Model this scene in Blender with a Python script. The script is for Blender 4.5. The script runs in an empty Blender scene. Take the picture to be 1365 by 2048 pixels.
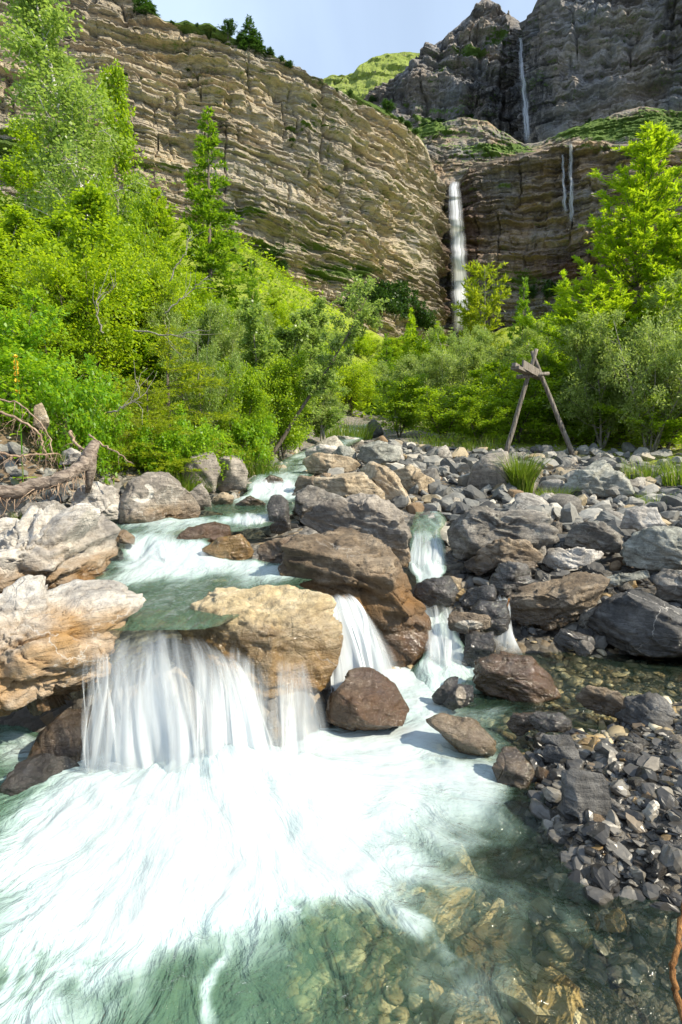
import bpy, math, random
import numpy as np
from mathutils import Vector
from mathutils.bvhtree import BVHTree

# ------------------------------------------------------------------ camera, sky, sun
W, H, F = 1365.0, 2048.0, 1150.0          # photograph size and focal length in its pixels
CAMZ = 1.40
PITCH = math.radians(6.2)
scene = bpy.context.scene
COL = scene.collection
cam_data = bpy.data.cameras.new("camera")
cam = bpy.data.objects.new("camera", cam_data)
COL.objects.link(cam)
cam.location = (0, 0, CAMZ)
cam.rotation_euler = (math.radians(90) - PITCH, 0, 0)
cam_data.sensor_fit = 'VERTICAL'
cam_data.sensor_height = 36.0
cam_data.lens = 36.0 * F / H
cam_data.clip_start = 0.05
cam_data.clip_end = 5000
scene.camera = cam

SUN_EL, SUN_AZ = math.radians(41), math.radians(112)     # azimuth clockwise from +Y (view direction)
world = bpy.data.worlds.new("World"); scene.world = world; world.use_nodes = True
wn = world.node_tree; wn.nodes.clear()
wo = wn.nodes.new("ShaderNodeOutputWorld"); bg = wn.nodes.new("ShaderNodeBackground")
sky = wn.nodes.new("ShaderNodeTexSky"); sky.sky_type = 'NISHITA'; sky.sun_disc = False
sky.sun_elevation = SUN_EL; sky.sun_rotation = SUN_AZ
sky.air_density = 1.0; sky.dust_density = 1.2; sky.ozone_density = 1.5; sky.altitude = 1400
tc = wn.nodes.new("ShaderNodeTexCoord")
cn = wn.nodes.new("ShaderNodeTexNoise"); cn.inputs["Scale"].default_value = 2.2; cn.inputs["Detail"].default_value = 7
cn.inputs["Distortion"].default_value = 0.6
cr = wn.nodes.new("ShaderNodeValToRGB")
cr.color_ramp.elements[0].position = 0.30; cr.color_ramp.elements[0].color = (0.36, 0.36, 0.36, 1)
cr.color_ramp.elements[1].position = 0.66; cr.color_ramp.elements[1].color = (0.78, 0.78, 0.78, 1)
cm = wn.nodes.new("ShaderNodeMix"); cm.data_type = 'RGBA'
cm.inputs[7].default_value = (6.4, 8.0, 10.2, 1)           # thin high cloud
wn.links.new(tc.outputs["Generated"], cn.inputs["Vector"])
wn.links.new(cn.outputs["Fac"], cr.inputs["Fac"])
wn.links.new(cr.outputs["Color"], cm.inputs[0])
wn.links.new(sky.outputs["Color"], cm.inputs[6])
wn.links.new(cm.outputs[2], bg.inputs["Color"])
bg.inputs["Strength"].default_value = 0.088
wn.links.new(bg.outputs["Background"], wo.inputs["Surface"])

sd = bpy.data.lights.new("sun", 'SUN'); sd.energy = 5.0; sd.angle = math.radians(0.53); sd.color = (1.0, 0.91, 0.73)
sun = bpy.data.objects.new("sun", sd); COL.objects.link(sun)
SUNV = Vector((math.cos(SUN_EL) * math.sin(SUN_AZ), math.cos(SUN_EL) * math.cos(SUN_AZ), math.sin(SUN_EL)))
sun.rotation_euler = SUNV.to_track_quat('Z', 'Y').to_euler()
sun.location = (30, -5, 40)
vs = scene.view_settings
vs.view_transform = 'Standard'; vs.look = 'None'; vs.exposure = 0.68; vs.gamma = 1.0; vs.use_curve_mapping = False
scene.cycles.use_adaptive_sampling = True; scene.cycles.adaptive_threshold = 0.02
scene.cycles.max_bounces = 6; scene.cycles.transparent_max_bounces = 24
scene.cycles.diffuse_bounces = 3; scene.cycles.glossy_bounces = 2; scene.cycles.transmission_bounces = 4
scene.cycles.caustics_reflective = False; scene.cycles.caustics_refractive = False

# ------------------------------------------------------------------ helpers
ST, CT = math.sin(PITCH), math.cos(PITCH)
def P(px, py, d):
    """point seen at pixel (px, py) of the photograph, d metres ahead of the camera (numpy friendly)"""
    px = np.asarray(px, float); py = np.asarray(py, float); d = np.asarray(d, float)
    a = (px - W / 2) / F; b = (H / 2 - py) / F
    t = d / (b * ST + CT)
    return np.stack(np.broadcast_arrays(a * t, d, CAMZ + t * (b * CT - ST)), -1)
def Q(px, d, z):
    """point at column px, depth d and height z"""
    w = (z - CAMZ) / d
    b = (w * CT + ST) / (CT - w * ST)
    t = d / (b * ST + CT)
    return np.array([(px - W / 2) / F * t, d, z])
def pix(v):
    v = np.asarray(v, float)
    x, y, z = v[..., 0], v[..., 1], v[..., 2] - CAMZ
    f = y * CT - z * ST; u = y * ST + z * CT
    return W / 2 + F * x / f, H / 2 - F * u / f

def _h(ix, iy, iz, seed):
    h = (ix.astype(np.uint32) * np.uint32(374761393) + iy.astype(np.uint32) * np.uint32(668265263)
         + iz.astype(np.uint32) * np.uint32(2246822519) + np.uint32((seed * 3266489917) & 0xffffffff))
    h = (h ^ (h >> np.uint32(13))) * np.uint32(1274126177)
    h = (h ^ (h >> np.uint32(16))) * np.uint32(2654435761)
    return (h ^ (h >> np.uint32(15))).astype(np.float32) / np.float32(4294967295.0)
def vnoise(p, seed=0):
    p = np.asarray(p, np.float32)
    f = np.floor(p); i = f.astype(np.int64); r = p - f
    r = r * r * r * (r * (r * 6 - 15) + 10)
    x, y, z = i[..., 0], i[..., 1], i[..., 2]
    with np.errstate(over='ignore'):
        c = [_h(x + a, y + b, z + e, seed) for e in (0, 1) for b in (0, 1) for a in (0, 1)]
    rx, ry, rz = r[..., 0], r[..., 1], r[..., 2]
    l = lambda a, b, t: a + (b - a) * t
    return l(l(l(c[0], c[1], rx), l(c[2], c[3], rx), ry), l(l(c[4], c[5], rx), l(c[6], c[7], rx), ry), rz)
def fbm(p, oct=4, seed=0, gain=0.5):
    p = np.asarray(p, np.float32); s = 0; a = 1.0; tot = 0
    for k in range(oct):
        s = s + a * vnoise(p, seed + 17 * k); tot += a; a *= gain; p = p * 2.03 + 11.7
    return s / tot                                         # about 0..1
def sstep(a, b, x):
    t = np.clip((x - a) / (b - a), 0, 1); return t * t * (3 - 2 * t)

def mesh_np(name, v, f, smooth=True, attrs=None, uv=None):
    v = np.ascontiguousarray(v, np.float32).reshape(-1, 3); f = np.ascontiguousarray(f, np.int32)
    me = bpy.data.meshes.new(name)
    k = f.shape[1]; m = f.shape[0]
    me.vertices.add(len(v)); me.vertices.foreach_set("co", v.ravel())
    me.loops.add(m * k); me.loops.foreach_set("vertex_index", f.ravel())
    me.polygons.add(m); me.polygons.foreach_set("loop_start", np.arange(0, m * k, k, dtype=np.int32))
    me.polygons.foreach_set("use_smooth", np.full(m, bool(smooth)))
    me.update(calc_edges=True)
    for n, a in (attrs or {}).items():
        at = me.attributes.new(n, 'FLOAT', 'POINT'); at.data.foreach_set("value", np.ascontiguousarray(a, np.float32).ravel())
    if uv is not None:
        l = me.uv_layers.new(name="UVMap"); l.data.foreach_set("uv", np.ascontiguousarray(uv, np.float32)[f.ravel()].ravel())
    return me
def grid_faces(nr, nc):
    i = np.arange((nr - 1) * (nc - 1)); r = i // (nc - 1); c = i % (nc - 1); a = r * nc + c
    return np.stack([a, a + 1, a + nc + 1, a + nc], -1)
def add(name, me, mat=None, parent=None, loc=(0, 0, 0)):
    o = bpy.data.objects.new(name, me); COL.objects.link(o)
    o.location = loc
    if me is not None and mat is not None and len(me.materials) == 0: me.materials.append(mat)
    if parent is not None: o.parent = parent
    return o
def tag(o, label=None, cat=None, group=None, kind=None):
    if label: o["label"] = label
    if cat: o["category"] = cat
    if group: o["group"] = group
    if kind: o["kind"] = kind
    return o
class Acc:
    """collects tubes and boxes into one mesh"""
    def __init__(s): s.v = []; s.f = []; s.n = 0
    def put(s, v, f):
        s.v.append(np.asarray(v, float)); s.f.append(np.asarray(f) + s.n); s.n += len(v)
    def tube(s, pts, rad, sides=6, cap=True):
        pts = np.asarray(pts, float); n = len(pts); rad = np.broadcast_to(np.asarray(rad, float), (n,))
        t = np.gradient(pts, axis=0); t /= np.linalg.norm(t, axis=1)[:, None] + 1e-9
        ref = np.array([0.31, 0.93, 0.2]) if abs(t[:, 1]).mean() < 0.8 else np.array([1, 0.1, 0.2])
        a = np.cross(t, ref); a /= np.linalg.norm(a, axis=1)[:, None] + 1e-9; b = np.cross(t, a)
        an = np.arange(sides) / sides * 2 * np.pi
        v = pts[:, None] + rad[:, None, None] * (np.cos(an)[None, :, None] * a[:, None] + np.sin(an)[None, :, None] * b[:, None])
        v = v.reshape(-1, 3); f = []
        i, j = np.meshgrid(np.arange(n - 1), np.arange(sides), indexing='ij'); j2 = (j + 1) % sides
        f = np.stack([i * sides + j, i * sides + j2, (i + 1) * sides + j2, (i + 1) * sides + j], -1).reshape(-1, 4)
        if cap:
            v = np.vstack([v, pts[:1], pts[-1:]]); k = n * sides
            jj = np.arange(sides); z = (jj + 1) % sides
            f = np.vstack([f, np.stack([z, jj, np.full(sides, k), np.full(sides, k)], -1),
                           np.stack([(n - 1) * sides + jj, (n - 1) * sides + z, np.full(sides, k + 1), np.full(sides, k + 1)], -1)])
        s.put(v, f)
    def mesh(s, name, smooth=True):
        v = np.vstack(s.v); f = np.vstack(s.f)
        # collapse doubled cap corners into triangles by writing mixed polygons
        tri = f[:, 2] == f[:, 3]
        me = bpy.data.meshes.new(name)
        me.vertices.add(len(v)); me.vertices.foreach_set("co", v.astype(np.float32).ravel())
        q = f[~tri]; t = f[tri][:, :3]
        idx = np.concatenate([q.ravel(), t.ravel()]).astype(np.int32)
        st = np.concatenate([np.arange(len(q)) * 4, len(q) * 4 + np.arange(len(t)) * 3]).astype(np.int32)
        me.loops.add(len(idx)); me.loops.foreach_set("vertex_index", idx)
        me.polygons.add(len(st)); me.polygons.foreach_set("loop_start", st)
        if smooth: me.polygons.foreach_set("use_smooth", np.ones(len(st), bool))
        me.update(calc_edges=True); return me

# ------------------------------------------------------------------ material helpers
class NT:
    def __init__(s, name):
        s.m = bpy.data.materials.new(name); s.m.use_nodes = True; s.t = s.m.node_tree; s.t.nodes.clear()
        s.out = s.t.nodes.new("ShaderNodeOutputMaterial")
    def n(s, ty, **kw):
        o = s.t.nodes.new("ShaderNode" + ty)
        for k, v in kw.items(): setattr(o, k, v)
        return o
    def l(s, a, b): s.t.links.new(a, b)
    def set(s, sock, v):
        if hasattr(v, "is_output"): s.l(v, sock)
        else: sock.default_value = v
    def attr(s, name): return s.n("Attribute", attribute_name=name).outputs["Fac"]
    def math(s, op, a, b=0.0, clamp=False):
        o = s.n("Math", operation=op, use_clamp=clamp); s.set(o.inputs[0], a); s.set(o.inputs[1], b); return o.outputs[0]
    def mix(s, fac, a, b, blend='MIX'):
        o = s.n("Mix", data_type='RGBA', blend_type=blend)
        s.set(o.inputs[0], fac); s.set(o.inputs[6], a); s.set(o.inputs[7], b); return o.outputs[2]
    def ramp(s, fac, stops):
        o = s.n("ValToRGB"); e = o.color_ramp.elements
        while len(e) < len(stops): e.new(0.5)
        for k, (p, c) in enumerate(stops):
            e[k].position = p; e[k].color = c if len(c) == 4 else (*c, 1)
        s.set(o.inputs[0], fac); return o.outputs["Color"]
    def noise(s, vec, scale, detail=4, rough=0.55, dist=0.0):
        o = s.n("TexNoise"); o.inputs["Scale"].default_value = scale; o.inputs["Detail"].default_value = detail
        o.inputs["Roughness"].default_value = rough; o.inputs["Distortion"].default_value = dist
        if vec is not None: s.l(vec, o.inputs["Vector"])
        return o.outputs["Fac"]
    def mapping(s, vec, scale=(1, 1, 1), rot=(0, 0, 0), loc=(0, 0, 0)):
        o = s.n("Mapping"); o.inputs["Scale"].default_value = scale; o.inputs["Rotation"].default_value = rot
        o.inputs["Location"].default_value = loc; s.l(vec, o.inputs["Vector"]); return o.outputs["Vector"]
    def bump(s, h, strength=0.5, dist=0.02, normal=None):
        o = s.n("Bump"); s.set(o.inputs["Height"], h); o.inputs["Strength"].default_value = strength
        o.inputs["Distance"].default_value = dist
        if normal is not None: s.l(normal, o.inputs["Normal"])
        return o.outputs["Normal"]
    def bsdf(s, col, rough=0.8, normal=None, spec=0.4):
        o = s.n("BsdfPrincipled"); s.set(o.inputs["Base Color"], col); s.set(o.inputs["Roughness"], rough)
        s.set(o.inputs["Specular IOR Level"], spec)
        if normal is not None: s.l(normal, o.inputs["Normal"])
        return o.outputs[0]
    def mixsh(s, fac, a, b):
        o = s.n("MixShader"); s.set(o.inputs[0], fac); s.l(a, o.inputs[1]); s.l(b, o.inputs[2]); return o.outputs[0]
    def done(s, sh): s.l(sh, s.out.inputs["Surface"]); return s.m
def C4(c): return (*c, 1.0)

def rock_mat(name, pale, mid, dark, stain=(0.30, 0.17, 0.05), vein=0.5, lichen=0.0, rand=0.0, scale=1.0, bump=1.0):
    t = NT(name)
    co = t.n("TexCoord").outputs["Object"]
    oi = t.n("ObjectInfo").outputs["Random"]
    off = t.n("VectorMath", operation='ADD'); t.l(co, off.inputs[0])
    cmb = t.n("CombineXYZ"); t.l(t.math('MULTIPLY', oi, 37.0), cmb.inputs[0]); t.l(cmb.outputs[0], off.inputs[1]); v = off.outputs[0]
    n1 = t.noise(v, 2.6 * scale, 7, 0.62, 0.8)
    col = t.ramp(n1, [(0.30, C4(dark)), (0.47, C4(mid)), (0.66, C4(pale))])
    # bedding streaks
    st = t.noise(t.mapping(v, (2.0, 2.0, 16.0), (0.35, 0.25, 0)), 1.6 * scale, 7, 0.66, 0.7)
    col = t.mix(t.math('MULTIPLY', t.math('SUBTRACT', st, 0.44, True), 4.5, True), col, t.mix(0.68, col, C4(dark)))
    sp = t.noise(v, 22 * scale, 6, 0.75)
    col = t.mix(0.75, col, t.ramp(sp, [(0.28, (0.34, 0.34, 0.34)), (0.5, (0.95, 0.95, 0.95)), (0.72, (1.45, 1.43, 1.38))]), 'MULTIPLY')
    if rand > 0:
        hs = t.n("HueSaturation"); t.l(col, hs.inputs["Color"])
        r2 = t.math('FRACT', t.math('MULTIPLY', oi, 7.31))
        t.l(t.math('ADD', 0.75, t.math('MULTIPLY', r2, 0.6)), hs.inputs["Saturation"])
        t.l(t.math('ADD', 1.0 - rand * 0.55, t.math('MULTIPLY', oi, rand * 1.1)), hs.inputs["Value"])
        r3 = t.math('FRACT', t.math('MULTIPLY', oi, 23.7))
        col = t.mix(t.math('MULTIPLY', t.math('GREATER_THAN', r3, 0.8), 0.75), hs.outputs[0], t.mix(n1, C4((0.20, 0.12, 0.055)), C4((0.42, 0.28, 0.15))))
    sn = t.noise(v, 3.3 * scale, 6, 0.6, 0.6)
    stn = t.math('MULTIPLY', t.attr("stain"), t.math('MULTIPLY', t.math('SUBTRACT', sn, 0.25, True), 2.6, True), True)
    sc = t.mix(t.noise(v, 9 * scale, 5), C4(tuple(c * 0.35 for c in stain)), C4(tuple(c * 1.5 for c in stain)))
    col = t.mix(stn, col, sc)
    if vein > 0:
        def plane_veins(dr, wd, amp):
            dp = t.n("VectorMath", operation='DOT_PRODUCT'); t.l(v, dp.inputs[0]); dp.inputs[1].default_value = dr
            L = t.math('ADD', t.math('MULTIPLY', dp.outputs["Value"], scale), t.math('MULTIPLY', t.noise(v, 2.4 * scale, 5, 0.6), amp))
            return t.math('SUBTRACT', 1.0, t.math('MULTIPLY', t.math('ABSOLUTE', t.math('SUBTRACT', t.math('FRACT', L), 0.5)), wd), True)
        m = t.math('MAXIMUM', plane_veins((1.3, 0.5, 2.4), 70.0, 0.9), plane_veins((-2.0, 1.1, 1.2), 110.0, 1.0))
        m = t.math('MULTIPLY', m, t.math('MULTIPLY', t.math('SUBTRACT', t.noise(v, 3.0 * scale, 3), 0.47, True), 6.0, True), True)
        col = t.mix(t.math('MULTIPLY', m, vein), col, C4((0.62, 0.58, 0.52)))
    if lichen > 0:
        ln = t.noise(v, 11 * scale, 5, 0.7)
        col = t.mix(t.math('MULTIPLY', t.math('SUBTRACT', ln, 0.54, True), 8.0 * lichen, True), col, C4((0.40, 0.41, 0.35)))
    pn = t.math('ADD', t.attr("patch"), t.math('MULTIPLY', t.math('SUBTRACT', t.noise(v, 14, 5, 0.7), 0.5), 0.7))
    col = t.mix(t.math('MULTIPLY', t.math('MULTIPLY', t.math('SUBTRACT', pn, 0.42, True), 0.8), 5.0, True), col, C4((0.60, 0.555, 0.48)))
    wet = t.attr("wet")
    col = t.mix(t.math('MULTIPLY', wet, 0.85), col, t.mix(1.0, col, C4((0.36, 0.31, 0.25)), 'MULTIPLY'))
    rough = t.math('SUBTRACT', 0.82, t.math('MULTIPLY', wet, 0.70))
    b1 = t.noise(v, 7 * scale, 8, 0.68, 0.3)
    b2 = t.n("TexVoronoi", feature='DISTANCE_TO_EDGE'); b2.inputs["Scale"].default_value = 3.2 * scale
    wv = t.n("VectorMath", operation='ADD'); t.l(v, wv.inputs[0])
    wq = t.n("TexNoise"); wq.inputs["Scale"].default_value = 3 * scale; t.l(v, wq.inputs["Vector"])
    t.l(wq.outputs["Color"], wv.inputs[1]); t.l(wv.outputs[0], b2.inputs["Vector"])
    crk = t.math('MULTIPLY', t.math('MULTIPLY', t.math('MULTIPLY', b2.outputs["Distance"], 30.0, True), 0.16), t.math('MULTIPLY', t.math('SUBTRACT', n1, 0.44, True), 5.0, True))
    hgt = t.math('ADD', t.math('ADD', b1, crk), t.math('MULTIPLY', st, 0.5))
    nb = t.bump(hgt, 0.95 * bump, 0.045 / scale)
    nb = t.bump(t.noise(v, 34 * scale, 5, 0.75), 0.7 * bump, 0.010 / scale, nb)
    return t.done(t.bsdf(col, rough, nb, t.math('ADD', 0.4, t.math('MULTIPLY', wet, 0.5))))

def leaf_mat(name, c1, c2, trans, tfac=0.45, rough=0.5, dry=None):
    t = NT(name)
    hue = t.attr("hue"); oi = t.n("ObjectInfo").outputs["Random"]
    col = t.mix(hue, C4(c1), C4(c2))
    col = t.mix(t.math('MULTIPLY', oi, 0.8), col, t.mix(1.0, col, C4((0.55, 0.72, 0.5)), 'MULTIPLY'))
    if dry: col = t.mix(t.math('MULTIPLY', t.math('GREATER_THAN', hue, 0.93), 0.8), col, C4(dry))
    p = t.bsdf(col, rough, None, 0.35)
    tr = t.n("BsdfTranslucent"); t.l(t.mix(hue, C4(trans), C4(tuple(min(1, c * 1.25) for c in trans))), tr.inputs["Color"])
    return t.done(t.mixsh(tfac, p, tr.outputs[0]))
def bark_mat(name, c1, c2, scale=(18, 18, 3), birch=False):
    t = NT(name); co = t.n("TexCoord").outputs["Object"]
    n = t.noise(t.mapping(co, scale), 1.0, 6, 0.65, 0.4)
    col = t.ramp(n, [(0.35, C4(c1)), (0.62, C4(c2))])
    if birch:
        m = t.noise(t.mapping(co, (4, 4, 26)), 1.0, 3, 0.6)
        col = t.mix(t.math('MULTIPLY', t.math('SUBTRACT', m, 0.56, True), 14, True), col, C4((0.04, 0.035, 0.03)))
    return t.done(t.bsdf(col, 0.85, t.bump(n, 1.0, 0.03), 0.25))
# ------------------------------------------------------------------ materials
M = {}
M['rock_grey'] = rock_mat("rock_grey", (0.43, 0.395, 0.345), (0.215, 0.193, 0.165), (0.062, 0.056, 0.048), lichen=0.3, vein=0.8)
M['rock_warm'] = rock_mat("rock_warm", (0.44, 0.39, 0.33), (0.29, 0.255, 0.215), (0.14, 0.12, 0.10), stain=(0.30, 0.18, 0.07), vein=0.5)
M['rock_pale'] = rock_mat("rock_pale", (0.66, 0.62, 0.56), (0.48, 0.44, 0.39), (0.22, 0.20, 0.18), stain=(0.40, 0.23, 0.08), vein=0.7)
M['rock_tan'] = rock_mat("rock_tan", (0.58, 0.49, 0.36), (0.39, 0.31, 0.21), (0.17, 0.125, 0.075), stain=(0.42, 0.25, 0.08), vein=0.8)
M['rock_gold'] = rock_mat("rock_gold", (0.70, 0.61, 0.44), (0.53, 0.42, 0.25), (0.26, 0.19, 0.095), stain=(0.46, 0.27, 0.07), vein=0.9)
M['rock_brown'] = rock_mat("rock_brown", (0.37, 0.30, 0.22), (0.19, 0.14, 0.09), (0.06, 0.042, 0.028), stain=(0.20, 0.105, 0.035), vein=0.35)
M['rock_slate'] = rock_mat("rock_slate", (0.25, 0.24, 0.225), (0.115, 0.11, 0.105), (0.036, 0.035, 0.034), vein=0.8)
M['rock_green'] = rock_mat("rock_green", (0.46, 0.45, 0.39), (0.28, 0.28, 0.24), (0.11, 0.11, 0.095), vein=0.4, lichen=0.5)
M['stone_mix'] = rock_mat("stone_mix", (0.50, 0.465, 0.405), (0.29, 0.265, 0.23), (0.09, 0.083, 0.075), rand=0.8, scale=2.5, vein=0.3)
M['stone_dark'] = rock_mat("stone_dark", (0.38, 0.345, 0.30), (0.17, 0.152, 0.13), (0.045, 0.041, 0.036), rand=0.9, scale=3.0, vein=0.4)

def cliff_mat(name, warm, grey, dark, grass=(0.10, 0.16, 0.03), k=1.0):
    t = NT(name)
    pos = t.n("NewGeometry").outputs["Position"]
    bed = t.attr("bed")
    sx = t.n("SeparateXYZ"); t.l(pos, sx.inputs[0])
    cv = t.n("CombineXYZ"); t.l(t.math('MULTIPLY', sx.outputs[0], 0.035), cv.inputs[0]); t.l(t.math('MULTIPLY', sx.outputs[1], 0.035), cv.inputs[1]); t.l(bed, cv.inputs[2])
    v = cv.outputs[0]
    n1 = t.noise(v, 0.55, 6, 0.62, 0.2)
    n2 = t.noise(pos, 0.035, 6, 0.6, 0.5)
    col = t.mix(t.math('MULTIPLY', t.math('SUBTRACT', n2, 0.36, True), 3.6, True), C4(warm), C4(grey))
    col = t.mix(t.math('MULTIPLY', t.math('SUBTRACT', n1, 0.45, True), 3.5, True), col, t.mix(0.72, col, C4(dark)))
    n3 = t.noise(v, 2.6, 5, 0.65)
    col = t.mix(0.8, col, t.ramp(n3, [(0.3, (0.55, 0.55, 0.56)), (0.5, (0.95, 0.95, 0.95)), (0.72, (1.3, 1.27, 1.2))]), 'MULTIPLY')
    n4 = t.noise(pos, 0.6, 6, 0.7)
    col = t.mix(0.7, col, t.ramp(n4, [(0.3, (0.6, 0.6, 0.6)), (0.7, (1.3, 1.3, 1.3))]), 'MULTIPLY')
    wet = t.attr("wet")
    # dark wet streaks running down the face
    wn_ = t.noise(t.mapping(pos, (0.5, 0.5, 0.03)), 1.0, 5, 0.65, 0.2)
    wetm = t.math('MULTIPLY', wet, t.math('MULTIPLY', t.math('SUBTRACT', wn_, 0.30, True), 4.2, True), True)
    col = t.mix(t.math('MULTIPLY', wetm, 0.9), col, t.mix(1.0, col, C4((0.10, 0.10, 0.105)), 'MULTIPLY'))
    red = t.attr("red")
    col = t.mix(t.math('MULTIPLY', red, 0.75), col, C4((0.12, 0.055, 0.035)))
    g = t.attr("grass")
    gn = t.noise(pos, 0.5, 6, 0.7)
    gm = t.math('MULTIPLY', t.math('SUBTRACT', t.math('ADD', g, t.math('MULTIPLY', t.math('SUBTRACT', gn, 0.5), 1.1)), 0.42, True), 6.0, True)
    gc = t.mix(t.noise(pos, 0.35, 5, 0.7), C4(tuple(c * 0.45 for c in grass)), C4(tuple(c * 1.7 for c in grass)))
    col = t.mix(gm, col, gc)
    hgt = t.math('ADD', t.math('MULTIPLY', n3, 1.0), t.math('ADD', n4, t.math('MULTIPLY', n1, 1.5)))
    nb = t.bump(hgt, 1.0 * k, 1.3)
    rough = t.math('SUBTRACT', 0.92, t.math('MULTIPLY', wetm, 0.45))
    return t.done(t.bsdf(col, rough, nb, 0.25))
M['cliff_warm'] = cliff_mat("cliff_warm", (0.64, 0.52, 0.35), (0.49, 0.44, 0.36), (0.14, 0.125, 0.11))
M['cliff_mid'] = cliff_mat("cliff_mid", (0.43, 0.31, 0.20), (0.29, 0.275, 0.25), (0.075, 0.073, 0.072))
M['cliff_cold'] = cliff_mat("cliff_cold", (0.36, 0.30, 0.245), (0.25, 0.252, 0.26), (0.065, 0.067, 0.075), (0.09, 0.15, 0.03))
M['hill_grass'] = cliff_mat("hill_grass", (0.36, 0.30, 0.22), (0.30, 0.28, 0.24), (0.14, 0.13, 0.11), (0.20, 0.25, 0.05))

def ground_mat():
    t = NT("ground"); pos = t.n("NewGeometry").outputs["Position"]
    vor = t.n("TexVoronoi"); vor.inputs["Scale"].default_value = 16; t.l(pos, vor.inputs["Vector"])
    vs1 = t.n("SeparateColor"); t.l(vor.outputs["Color"], vs1.inputs[0])
    peb = t.ramp(vs1.outputs[0], [(0.0, (0.05, 0.05, 0.05)), (0.5, (0.17, 0.165, 0.16)), (0.8, (0.30, 0.28, 0.25)), (1.0, (0.34, 0.24, 0.13))])
    peb = t.mix(0.35, peb, t.mix(t.noise(pos, 3, 5), C4((0.10, 0.085, 0.065)), C4((0.30, 0.26, 0.21))))
    soil = t.mix(t.noise(pos, 5, 6, 0.7), C4((0.07, 0.05, 0.03)), C4((0.26, 0.19, 0.12)))
    g1 = t.noise(pos, 0.16, 7, 0.75); g2 = t.noise(pos, 1.4, 7, 0.8)
    grs = t.mix(t.math('MULTIPLY', t.math('SUBTRACT', g1, 0.3, True), 2.4, True), C4((0.18, 0.26, 0.02)), C4((0.38, 0.42, 0.04)))
    grs = t.mix(0.8, grs, t.ramp(g2, [(0.32, (0.45, 0.52, 0.4)), (0.52, (0.95, 0.97, 0.9)), (0.7, (1.35, 1.3, 1.2))]), 'MULTIPLY')
    col = t.mix(t.attr("soil"), peb, soil)
    col = t.mix(t.attr("grass"), col, grs)
    wet = t.attr("wet")
    col = t.mix(t.math('MULTIPLY', wet, 0.7), col, t.mix(1.0, col, C4((0.36, 0.33, 0.27)), 'MULTIPLY'))
    h = t.math('ADD', t.math('MULTIPLY', vor.outputs["Distance"], -1.0), t.noise(pos, 9, 6, 0.7))
    nb = t.bump(h, 0.8, 0.05)
    nb = t.bump(t.math('MULTIPLY', t.attr('far'), t.math('ADD', g1, t.math('MULTIPLY', g2, 0.5))), 0.8, 1.1, nb)
    return t.done(t.bsdf(col, t.math('SUBTRACT', 0.9, t.math('MULTIPLY', wet, 0.5)), nb, 0.3))
M['ground'] = ground_mat()

def water_mat():
    """clear stream water: mirror by Fresnel over a tinted see-through body, with aerated white foam and painted highlight streaks where attribute foam says so"""
    t = NT("stream_water")
    uv = t.n("UVMap", uv_map="UVMap").outputs["UV"]; pos = t.n("NewGeometry").outputs["Position"]
    f = t.attr("foam"); dep = t.attr("deep")
    st = t.noise(t.mapping(uv, (6.0, 2.6, 1)), 1.0, 7, 0.6, 0.7)
    st2 = t.noise(t.mapping(uv, (22.0, 6.0, 1)), 1.0, 4, 0.6, 0.4)
    fm = t.math('ADD', f, t.math('ADD', t.math('MULTIPLY', t.math('SUBTRACT', st, 0.5), 0.50), t.math('MULTIPLY', t.math('SUBTRACT', st2, 0.5), 0.12)))
    def ss(lo, hi):
        mr = t.n("MapRange", interpolation_type='SMOOTHSTEP'); t.l(fm, mr.inputs[0]); mr.inputs[1].default_value = lo; mr.inputs[2].default_value = hi; return mr.outputs[0]
    milk, foam = ss(0.14, 0.85), ss(0.30, 1.45)
    wv = t.noise(t.mapping(uv, (11.0, 4.0, 1)), 1.0, 5, 0.58, 0.6)
    wv2 = t.noise(t.mapping(pos, (26, 26, 26)), 1.0, 4, 0.6, 0.8)
    nb = t.bump(t.math('ADD', wv, t.math('MULTIPLY', wv2, 0.14)), 0.9, 0.08)
    tr = t.n("BsdfTransparent"); t.l(t.mix(dep, C4((0.93, 0.94, 0.85)), C4((0.56, 0.74, 0.56))), tr.inputs["Color"])
    bd = t.n("BsdfDiffuse"); t.l(t.mix(milk, C4((0.15, 0.29, 0.19)), C4((0.57, 0.74, 0.71))), bd.inputs["Color"]); t.l(nb, bd.inputs["Normal"])
    body = t.mixsh(t.math('ADD', t.math('ADD', 0.03, t.math('MULTIPLY', dep, 0.42)), t.math('MULTIPLY', milk, 0.50), True), tr.outputs[0], bd.outputs[0])
    gl = t.n("BsdfGlossy"); gl.inputs["Roughness"].default_value = 0.07; t.l(nb, gl.inputs["Normal"])
    fr = t.n("Fresnel"); fr.inputs["IOR"].default_value = 1.33; t.l(nb, fr.inputs["Normal"])
    clear = t.mixsh(fr.outputs[0], body, gl.outputs[0])
    fcol = t.mix(st2, C4((0.58, 0.68, 0.70)), C4((0.74, 0.77, 0.78)))
    fb = t.bump(t.math('ADD', st, t.math('ADD', t.math('MULTIPLY', st2, 0.3), t.math('MULTIPLY', wv, 0.4))), 0.16, 0.05)
    fd = t.bsdf(fcol, 0.7, fb, 0.2)
    ftr = t.n("BsdfTranslucent"); ftr.inputs["Color"].default_value = (0.75, 0.88, 0.86, 1)
    fsh = t.mixsh(0.30, fd, ftr.outputs[0])
    return t.done(t.mixsh(t.math('MULTIPLY', foam, 0.97), clear, fsh))
M['water'] = water_mat()
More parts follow.
